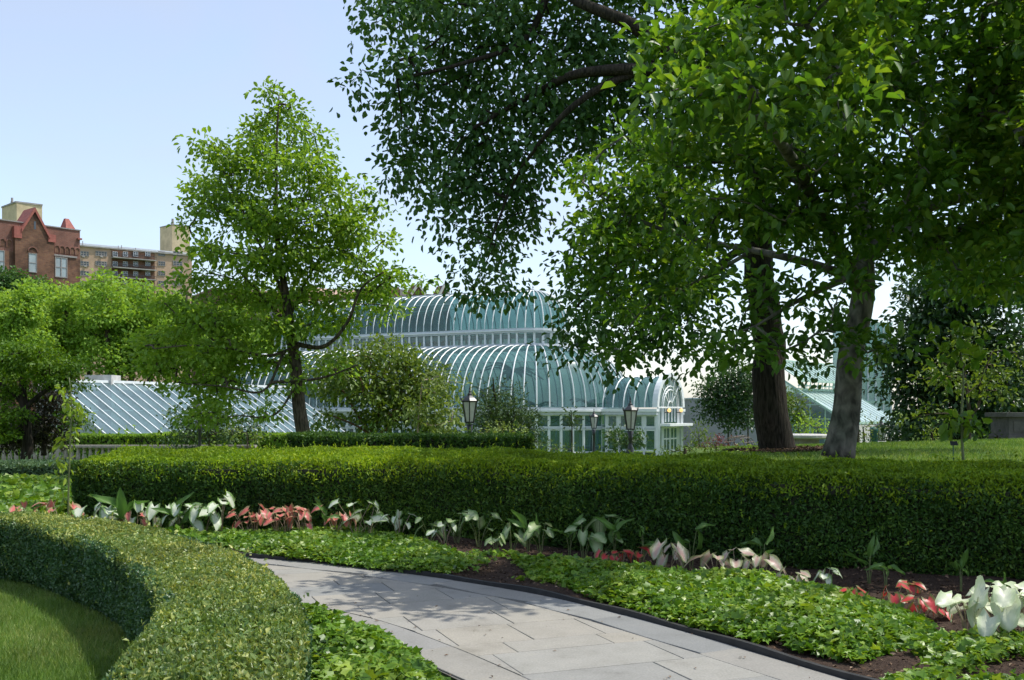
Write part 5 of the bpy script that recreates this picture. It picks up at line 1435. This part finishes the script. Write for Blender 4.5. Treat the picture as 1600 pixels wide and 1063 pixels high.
for t in (.5, 1.0, 1.57, 2.1, 2.6):
    c = P(1146, 0, y)[0]; c2 = P(1162, 0, y + 1.6)[0]
    MB().tube([(c + .46 * math.cos(t), y, zg + .25 + .46 * math.sin(t)), (c2 + .46 * math.cos(t), y + 1.6, zg + .25 + .46 * math.sin(t))], .012, 5).build('wire', M['rust'], ar)
sx, sy = G(692, 852)
sp_ = thing('sprinkler', 'small sprinkler head in the dark soil of the bed', 'sprinkler', (sx, sy, 0))
MB().lathe((sx, sy, 0), [(.02, 0), (.02, .1), (.03, .11), (.03, .14), (.012, .15), (.012, .19)], 10).build('riser', M['black'], sp_)
MB().bar((sx - .05, sy, .175), (sx + .06, sy, .2), .015, .02).build('arm', M['greystone'], sp_)

# ------------------------------------------------------------------ ivy, grass, mulch
def inpoly(p, poly):
    x, y = p[:, 0], p[:, 1]; r = np.zeros(len(p), bool); n = len(poly)
    for i in range(n):
        (x0, y0), (x1, y1) = poly[i], poly[(i + 1) % n]
        c = ((y0 > y) != (y1 > y)) & (x < (x1 - x0) * (y - y0) / (y1 - y0 + 1e-12) + x0)
        r ^= c
    return r
def ivy(name, label, poly, dens, hgt, size, seed, gap=-9, zf=None):
    r = np.random.default_rng(seed); poly = np.array(poly); lo, hi = poly.min(0), poly.max(0)
    N = int(dens * np.prod(hi - lo)); p = lo + r.random((N, 2)) * (hi - lo); p = p[inpoly(p, poly)]
    q = np.c_[p, np.zeros(len(p))]
    m = vnoise(q, 3.2, seed) + .5 * vnoise(q, 8, seed + 1)
    ok = m > gap; p, m, q = p[ok], m[ok], q[ok]
    # thin towards the edge of the patch
    dmin = np.full(len(p), 9.0)
    for i in range(len(poly)):
        a, b = poly[i], poly[(i + 1) % len(poly)]; e = b - a; t = np.clip(((p - a) @ e) / (e @ e), 0, 1)
        dmin = np.minimum(dmin, np.linalg.norm(p - a - t[:, None] * e, axis=1))
    z0 = zf(p[:, 0], p[:, 1]) if zf else 0.03
    top = hgt * (.35 + .65 * smooth(0, .25, dmin)) * (1 + .35 * m)
    z = z0 + top * r.random(len(p)) ** .45
    N = len(p)
    t = r.normal(size=(N, 3)) * np.array([1, 1, .35]) + np.array([-.15, -.35, -.05]); n = r.normal(size=(N, 3)) * .5 + np.array([-.1, -.3, .9])
    s = size * r.choice([.5, .7, .9, 1.1, 1.35], N) * r.uniform(.85, 1.15, N)
    o = cloud(name, np.c_[p, z], t, n, s, 1.0, 'ivy', M['lf_ivy'], None, np.clip(.45 + .2 * m + r.normal(size=N) * .22, 0, 1))
    return tag(o, label, 'ivy', None, 'stuff')
gp_ = lambda l: [G(*q) for q in l]
ivy('ivy', 'glossy green ivy strip between the path and the caladiums', gp_([(255, 826), (330, 824), (430, 828), (560, 834), (650, 848), (715, 868), (730, 890), (700, 903), (600, 893), (500, 881), (400, 871), (300, 852)]), 2700, .10, .058, 201)
ivy('ivy', 'thin straggling ivy on bare mulch beside the path edging', gp_([(700, 868), (800, 870), (880, 885), (930, 930), (880, 922), (760, 905), (700, 895)]), 500, .08, .06, 202, -.1)
ivy('ivy', 'thick ivy mat spilling over the path edging at the right', gp_([(800, 878), (930, 895), (1080, 908), (1240, 922), (1360, 945), (1455, 985), (1450, 1020), (1340, 1045), (1220, 1018), (1090, 988), (1000, 963), (930, 944), (900, 930), (830, 905)]), 2600, .13, .06, 203, -.8)
ivy('ivy', 'patchy ivy over bark chips in the lower right corner', gp_([(1290, 1080), (1350, 1030), (1440, 1005), (1620, 1010), (1700, 1080), (1700, 1200), (1450, 1220)]), 1500, .11, .06, 204, -.05)
ivy('ivy', 'ivy clump between the privet hedge and the path in the foreground', [(-2.0, 8.7), (-1.65, 8.6), (-1.15, 7.95), (-.72, 7.3), (-.48, 6.7), (-.28, 6.0), (-.1, 4.5), (-.85, 4.5), (-1.2, 6.0), (-1.5, 7.0)], 2700, .19, .062, 205)
ivy('ivy', 'sunlit ivy bed before the box hedge at the far left', [(-16, 15), (-7.0, 15.2), (-7.2, 18), (-9, 23.6), (-17, 24.4)], 330, .22, .13, 206)
ivy('ivy', 'ivy between the privet hedge and the pink caladiums at the left', [(-9, 13.8), (-5.6, 12.6), (-3.8, 12.75), (-3.2, 13.2), (-5, 14.2), (-9, 14.9)], 900, .16, .085, 207)

def blades(name, label, region, n, hgt, wid, seed, mat='lf_grass', zf=terr):
    r = np.random.default_rng(seed); poly = np.array(region); lo, hi = poly.min(0), poly.max(0)
    p = lo + r.random((n, 2)) * (hi - lo); p = p[inpoly(p, poly)]
    N = len(p); t = np.c_[r.normal(size=(N, 2)) * .42, np.ones(N)]; nn = r.normal(size=(N, 3))
    q = np.c_[p, np.zeros(N)]
    o = cloud(name, np.c_[p, zf(p[:, 0], p[:, 1]) - .03], t, nn, hgt * r.uniform(.6, 1.3, N), wid, 'blade', M[mat], None, np.clip(.45 + .22 * vnoise(q, 1.6, seed) + .15 * vnoise(q, 6.5, seed + 1) + r.normal(size=N) * .24, 0, 1))
    return tag(o, label, 'grass', None, 'stuff')
blades('lawn_grass', 'mown grass inside the curve of the privet hedge', [(-1.7, 4.2), (-2.0, 5.8), (-2.2, 6.6), (-2.65, 7.5), (-3.3, 8.65), (-4.2, 9.85), (-5.35, 10.95), (-7, 11.5), (-7, 4.2)], 240000, .052, .13, 301)
blades('lawn_grass', 'mown grass of the sloping right lawn behind the yew hedge', [(4.5, 15.5), (7, 12.6), (13, 9.5), (18, 20), (16, 30), (6, 30), (4.2, 20)], 120000, .075, .24, 302)

r = np.random.default_rng(9); poly = np.array([(4.2, 3.2), (2.35, 6.8), (1.25, 8.8), (.4, 10), (-.6, 10.95), (-2.3, 12.15), (-5, 13.1), (-6.4, 14.5), (-1.5, 14.5), (1.5, 12.6), (4.7, 10.7), (9, 8)])
lo, hi = poly.min(0), poly.max(0); p = lo + r.random((40000, 2)) * (hi - lo); p = p[inpoly(p, poly)]; N = len(p)
o = cloud('bark_mulch', np.c_[p, .045 + .035 * np.sin(p[:, 0] * 2.1 + p[:, 1]) * np.cos(p[:, 1] * 1.7) + .02 * np.sin(p[:, 0] * 5.3)], r.normal(size=(N, 3)) * [1, 1, .25], r.normal(size=(N, 3)) * .4 + [0, 0, 1], .035 * r.uniform(.5, 1.5, N), .5, 'dia', M['lf_chip'], None, r.random(N) ** 2.2)
tag(o, 'loose brown bark chips scattered over the flower bed', 'mulch', None, 'stuff')

# ------------------------------------------------------------------ caladiums and cannas
def calmat(name, centre, mid, edge, vein, veinamt=.5, trans=.3):
    m, nt, b, out = newmat(name)
    at = nt.nodes.new('ShaderNodeAttribute'); at.attribute_name = 'edge'
    tco = nt.nodes.new('ShaderNodeTexCoord')
    nz = nt.nodes.new('ShaderNodeTexNoise'); nz.inputs['Scale'].default_value = 5; nz.inputs['Detail'].default_value = 5
    nt.links.new(tco.outputs['Object'], nz.inputs['Vector'])
    ad = nt.nodes.new('ShaderNodeMath'); ad.operation = 'MULTIPLY_ADD'; ad.inputs[1].default_value = .45; nt.links.new(nz.outputs['Fac'], ad.inputs[0])
    sb = nt.nodes.new('ShaderNodeMath'); sb.operation = 'SUBTRACT'; sb.inputs[1].default_value = .22; nt.links.new(at.outputs['Fac'], sb.inputs[0]); nt.links.new(sb.outputs[0], ad.inputs[2])
    r = ramp(nt, [(.12, centre), (.5, mid), (.78, edge)]); nt.links.new(ad.outputs[0], r.inputs[0])
    va = nt.nodes.new('ShaderNodeAttribute'); va.attribute_name = 'vein'
    wv = nt.nodes.new('ShaderNodeMath'); wv.operation = 'SINE'; ml = nt.nodes.new('ShaderNodeMath'); ml.operation = 'MULTIPLY'; ml.inputs[1].default_value = 44
    nt.links.new(va.outputs['Fac'], ml.inputs[0]); nt.links.new(ml.outputs[0], wv.inputs[0])
    mr = nt.nodes.new('ShaderNodeMapRange'); mr.inputs['From Min'].default_value = .72; mr.inputs['From Max'].default_value = 1; mr.inputs['To Max'].default_value = veinamt; nt.links.new(wv.outputs[0], mr.inputs['Value'])
    mx = nt.nodes.new('ShaderNodeMix'); mx.data_type = 'RGBA'; nt.links.new(mr.outputs[0], mx.inputs['Factor'])
    nt.links.new(r.outputs[0], mx.inputs['A']); mx.inputs['B'].default_value = (*vein, 1)
    nt.links.new(mx.outputs['Result'], b.inputs['Base Color']); b.inputs['Roughness'].default_value = .4; b.inputs['Specular IOR Level'].default_value = .4
    tr = nt.nodes.new('ShaderNodeBsdfTranslucent'); nt.links.new(mx.outputs['Result'], tr.inputs['Color'])
    ms = nt.nodes.new('ShaderNodeMixShader'); ms.inputs[0].default_value = trans; nt.links.new(b.outputs[0], ms.inputs[1]); nt.links.new(tr.outputs[0], ms.inputs[2]); nt.links.new(ms.outputs[0], out.inputs['Surface'])
    return m
CM = {
    'white': calmat('white caladium leaf', (.68, .72, .58), (.62, .68, .52), (.16, .28, .07), (.22, .34, .12), .45),
    'big': calmat('cream caladium leaf', (.68, .70, .54), (.64, .68, .50), (.52, .60, .36), (.40, .52, .26), .35),
    'pink': calmat('pink caladium leaf', (.64, .15, .13), (.58, .19, .16), (.25, .24, .10), (.70, .27, .22), .45),
    'red': calmat('red centred caladium leaf', (.62, .05, .06), (.40, .07, .05), (.11, .17, .04), (.62, .10, .09), .5),
    'pale': calmat('pale green caladium leaf', (.38, .45, .24), (.28, .37, .16), (.10, .19, .05), (.14, .24, .08), .5),
    'speckled': calmat('pink veined white caladium leaf', (.52, .36, .30), (.46, .47, .34), (.20, .27, .11), (.48, .15, .14), .6),
    'green': calmat('broad green leaf', (.12, .24, .04), (.10, .21, .035), (.08, .17, .03), (.15, .27, .06), .4, .38),
}
def leafmesh(kind, var):
    r = random.Random(hash((kind, var)) % 1000 if False else (len(kind) * 37 + var * 11))
    long_ = kind == 'green'
    cs = [-1, -.6, -.2, .2, .6, 1] if False else [-1, -.5, 0, .5, 1]
    nv = 7; V = []; E = []; VN = []
    amp = .07 if kind != 'big' else .14
    for i in range(nv):
        v_ = i / (nv - 1)
        w_ = (.165 * math.sin(math.pi * (v_ * .92 + .06)) ** .8 if long_ else .44 * (math.sin(math.pi * (.22 + .78 * v_)) ** .75 if v_ < 1 else 0))
        for c in cs:
            x = c * w_; y = v_ - (0 if long_ else .30 * abs(c) * (1 - v_) ** 2)
            z = .16 * abs(c) * (1 - .5 * v_) - (.30 + .14 * var) * v_ ** 2 + amp * math.sin(v_ * 9 + var * 2 + c * 3) * abs(c)
            V.append((x, y, z)); E.append(min(1, max(abs(c) * .95, (v_ - .75) * 3.2, .0))); VN.append(v_ + .35 * abs(c) if abs(c) > .01 else 0.036)
    Fs = [(i * 5 + j, i * 5 + j + 1, (i + 1) * 5 + j + 1, (i + 1) * 5 + j) for i in range(nv - 1) for j in range(4)]
    me = bpy.data.meshes.new('leaf'); me.from_pydata(V, [], Fs)
    me.polygons.foreach_set('use_smooth', [True] * len(me.polygons))
    for nm, vals in (('edge', E), ('vein', VN)):
        a = me.attributes.new(nm, 'FLOAT', 'POINT'); a.data.foreach_set('value', vals)
    me.materials.append(CM[kind]); me.update()
    return me
LM = {k: [leafmesh(k, v) for v in range(4)] for k in CM}
KN = {'white': ('white caladium with green leaf edges', 'caladium'), 'big': ('large creamy white ruffled caladium', 'caladium'), 'pink': ('coral pink caladium', 'caladium'), 'red': ('red centred green caladium', 'caladium'),
      'pale': ('pale green veined caladium', 'caladium'), 'speckled': ('whitish caladium with pink veins', 'caladium'), 'green': ('green leaved canna', 'canna')}
plants = [(130, 812, 'white', 24), (170, 818, 'white', 30), (192, 806, 'green', 42), (214, 818, 'white', 32), (98, 806, 'pink', 18), (35, 802, 'pink', 14), (205, 822, 'pink', 20), (245, 822, 'white', 30), (278, 812, 'green', 36), (283, 822, 'white', 34), (312, 814, 'green', 38),
          (318, 826, 'white', 40), (345, 818, 'white', 44), (385, 826, 'pink', 30), (398, 820, 'pink', 30), (432, 828, 'pink', 36), (448, 824, 'pink', 32), (472, 828, 'pink', 30), (508, 822, 'green', 34), (524, 824, 'pink', 36),
          (556, 832, 'white', 46), (575, 836, 'white', 48), (625, 842, 'white', 42), (672, 852, 'pale', 42), (695, 856, 'white', 36), (714, 852, 'pale', 50), (748, 850, 'pale', 48), (775, 866, 'pale', 30),
          (800, 862, 'pale', 44), (826, 852, 'green', 54), (845, 866, 'pale', 46), (890, 858, 'green', 44), (912, 876, 'pale', 56), (938, 858, 'pale', 48), (960, 852, 'green', 40), (1006, 858, 'green', 36), (1080, 852, 'green', 46), (948, 886, 'red', 26), (972, 888, 'red', 26), (1000, 890, 'red', 30),
          (1045, 898, 'speckled', 50), (1062, 888, 'speckled', 34), (1118, 908, 'speckled', 46), (1150, 908, 'speckled', 50), (1190, 912, 'speckled', 46), (1192, 872, 'green', 50), (1238, 926, 'speckled', 40), (1290, 920, 'white', 34), (1332, 948, 'red', 28), (1358, 892, 'green', 42), (1384, 922, 'green', 54), (1394, 952, 'red', 34),
          (1440, 972, 'red', 34), (1470, 968, 'red', 30), (1502, 922, 'green', 52), (1420, 935, 'red', 22), (1560, 948, 'green', 54), (1512, 1000, 'big', 64), (1570, 1012, 'big', 92), (1602, 1000, 'big', 80), (1545, 968, 'big', 52)]
seen = {}
for px, py, kind, hpx in sorted(plants):
    seen[kind] = seen.get(kind, 0) + 1
    nm, cat = KN[kind]
    x, y = G(px, py, .03)
    ylim = float(np.interp(x, HF[:, 0], HF[:, 1])) - .75
    y = min(y, ylim); x = (px - CX) / F * y
    H = max(CZ - (py - hpx - HY) / F * y, .16); r = random.Random(px * 7 + py)
    ordn = ords[seen[kind] - 1] if seen[kind] <= 20 else str(seen[kind]) + 'th'
    root = thing('canna_plant' if kind == 'green' else 'caladium_plant', '%s, %s of its kind from the left along the bed' % (nm, ordn), cat, (x, y, .02), 'cannas in the flower bed' if kind == 'green' else 'caladiums in the flower bed')
    nl = {'green': 4, 'big': 9, 'pale': 5, 'white': 6, 'pink': 8, 'red': 5, 'speckled': 5}[kind]
    for k in range(nl):
        a = 6.28 * (k + r.uniform(-.3, .3)) / nl + r.random()
        hh = H * (r.uniform(.5, 1.0) if kind != 'green' else r.uniform(.35, .75))
        rad = H * (r.uniform(.12, .5) if kind != 'green' else r.uniform(.03, .12))
        top = Vector((x + math.cos(a) * rad, y + math.sin(a) * rad, .02 + hh))
        mb = MB(); mb.tube([(x + math.cos(a) * .01, y + math.sin(a) * .01, -.01), (x + math.cos(a) * rad * .4, y + math.sin(a) * rad * .4, hh * .6), tuple(top)], [.006, .005, .003], 5, False)
        mb.build('stalk', M['stalk'] if kind in ('green', 'pale') else M['stalk_pale'], root)
        o = link('leaf', LM[kind][r.randrange(4)], None, root)
        dn = r.uniform(-.35, 1.1) if kind != 'green' else r.uniform(-2.2, -.1)
        t = Vector((math.cos(a), math.sin(a) - .25, -dn)).normalized()
        nv = Vector((math.cos(a) * .6 + r.uniform(-.5, .5), math.sin(a) * .6 - .35 + r.uniform(-.5, .5), .9)); nv = (nv - t * nv.dot(t)).normalized(); bb_ = t.cross(nv)
        sz = H * {'green': .46, 'big': .40, 'pale': .36, 'white': .33, 'pink': .28, 'red': .46, 'speckled': .43}[kind] * r.uniform(.65, 1.3)
        sz = max(sz, .11)
        mt = Matrix((bb_, t, nv)).transposed().to_4x4() @ Matrix.Scale(sz, 4)
        mt.translation = top - Vector(OFF[root.name])
        o.matrix_local = mt

r = np.random.default_rng(77)
i = r.integers(18, 75, 150); f_ = np.where(r.random(150) < .7, r.random(150) ** 2.5, r.random(150)); f_ = np.where(r.random(150) < .35, 1 - f_ * .6, f_)
p = RE[i] + (LE[i] - RE[i]) * f_[:, None] + r.normal(size=(150, 2)) * .08; N = len(p)
o = cloud('leaf_litter', np.c_[p, np.full(N, .008)], r.normal(size=(N, 3)) * [1, 1, .08], r.normal(size=(N, 3)) * .12 + [0, 0, 1], .028 * r.uniform(.5, 1.6, N), .5, 'dia', M['lf_chip'], None, r.random(N))
tag(o, 'few dry leaves and crumbs of soil lying on the path', 'leaf litter', None, 'stuff')

for (cx, cy_, rad, lab) in ((5.25, 16.4, 1.25, 'ring of brown mulch around the leaning grey trunk'), (6.45, 24.6, 1.2, 'ring of brown mulch around the straight dark trunk')):
    N = 3500; a = r.random(N) * 6.283; q = rad * np.sqrt(r.random(N)) * (1 + .15 * np.sin(a * 3))
    p = np.c_[cx + q * np.cos(a), cy_ + q * np.sin(a)]
    o = cloud('bark_mulch', np.c_[p, terr(p[:, 0], p[:, 1]) + .01 + .03 * r.random(N)], r.normal(size=(N, 3)) * [1, 1, .2], r.normal(size=(N, 3)) * .3 + [0, 0, 1], .07 * r.uniform(.5, 1.5, N), .6, 'dia', M['lf_chip'], None, r.random(N) * .8)
    tag(o, lab, 'mulch', None, 'stuff')
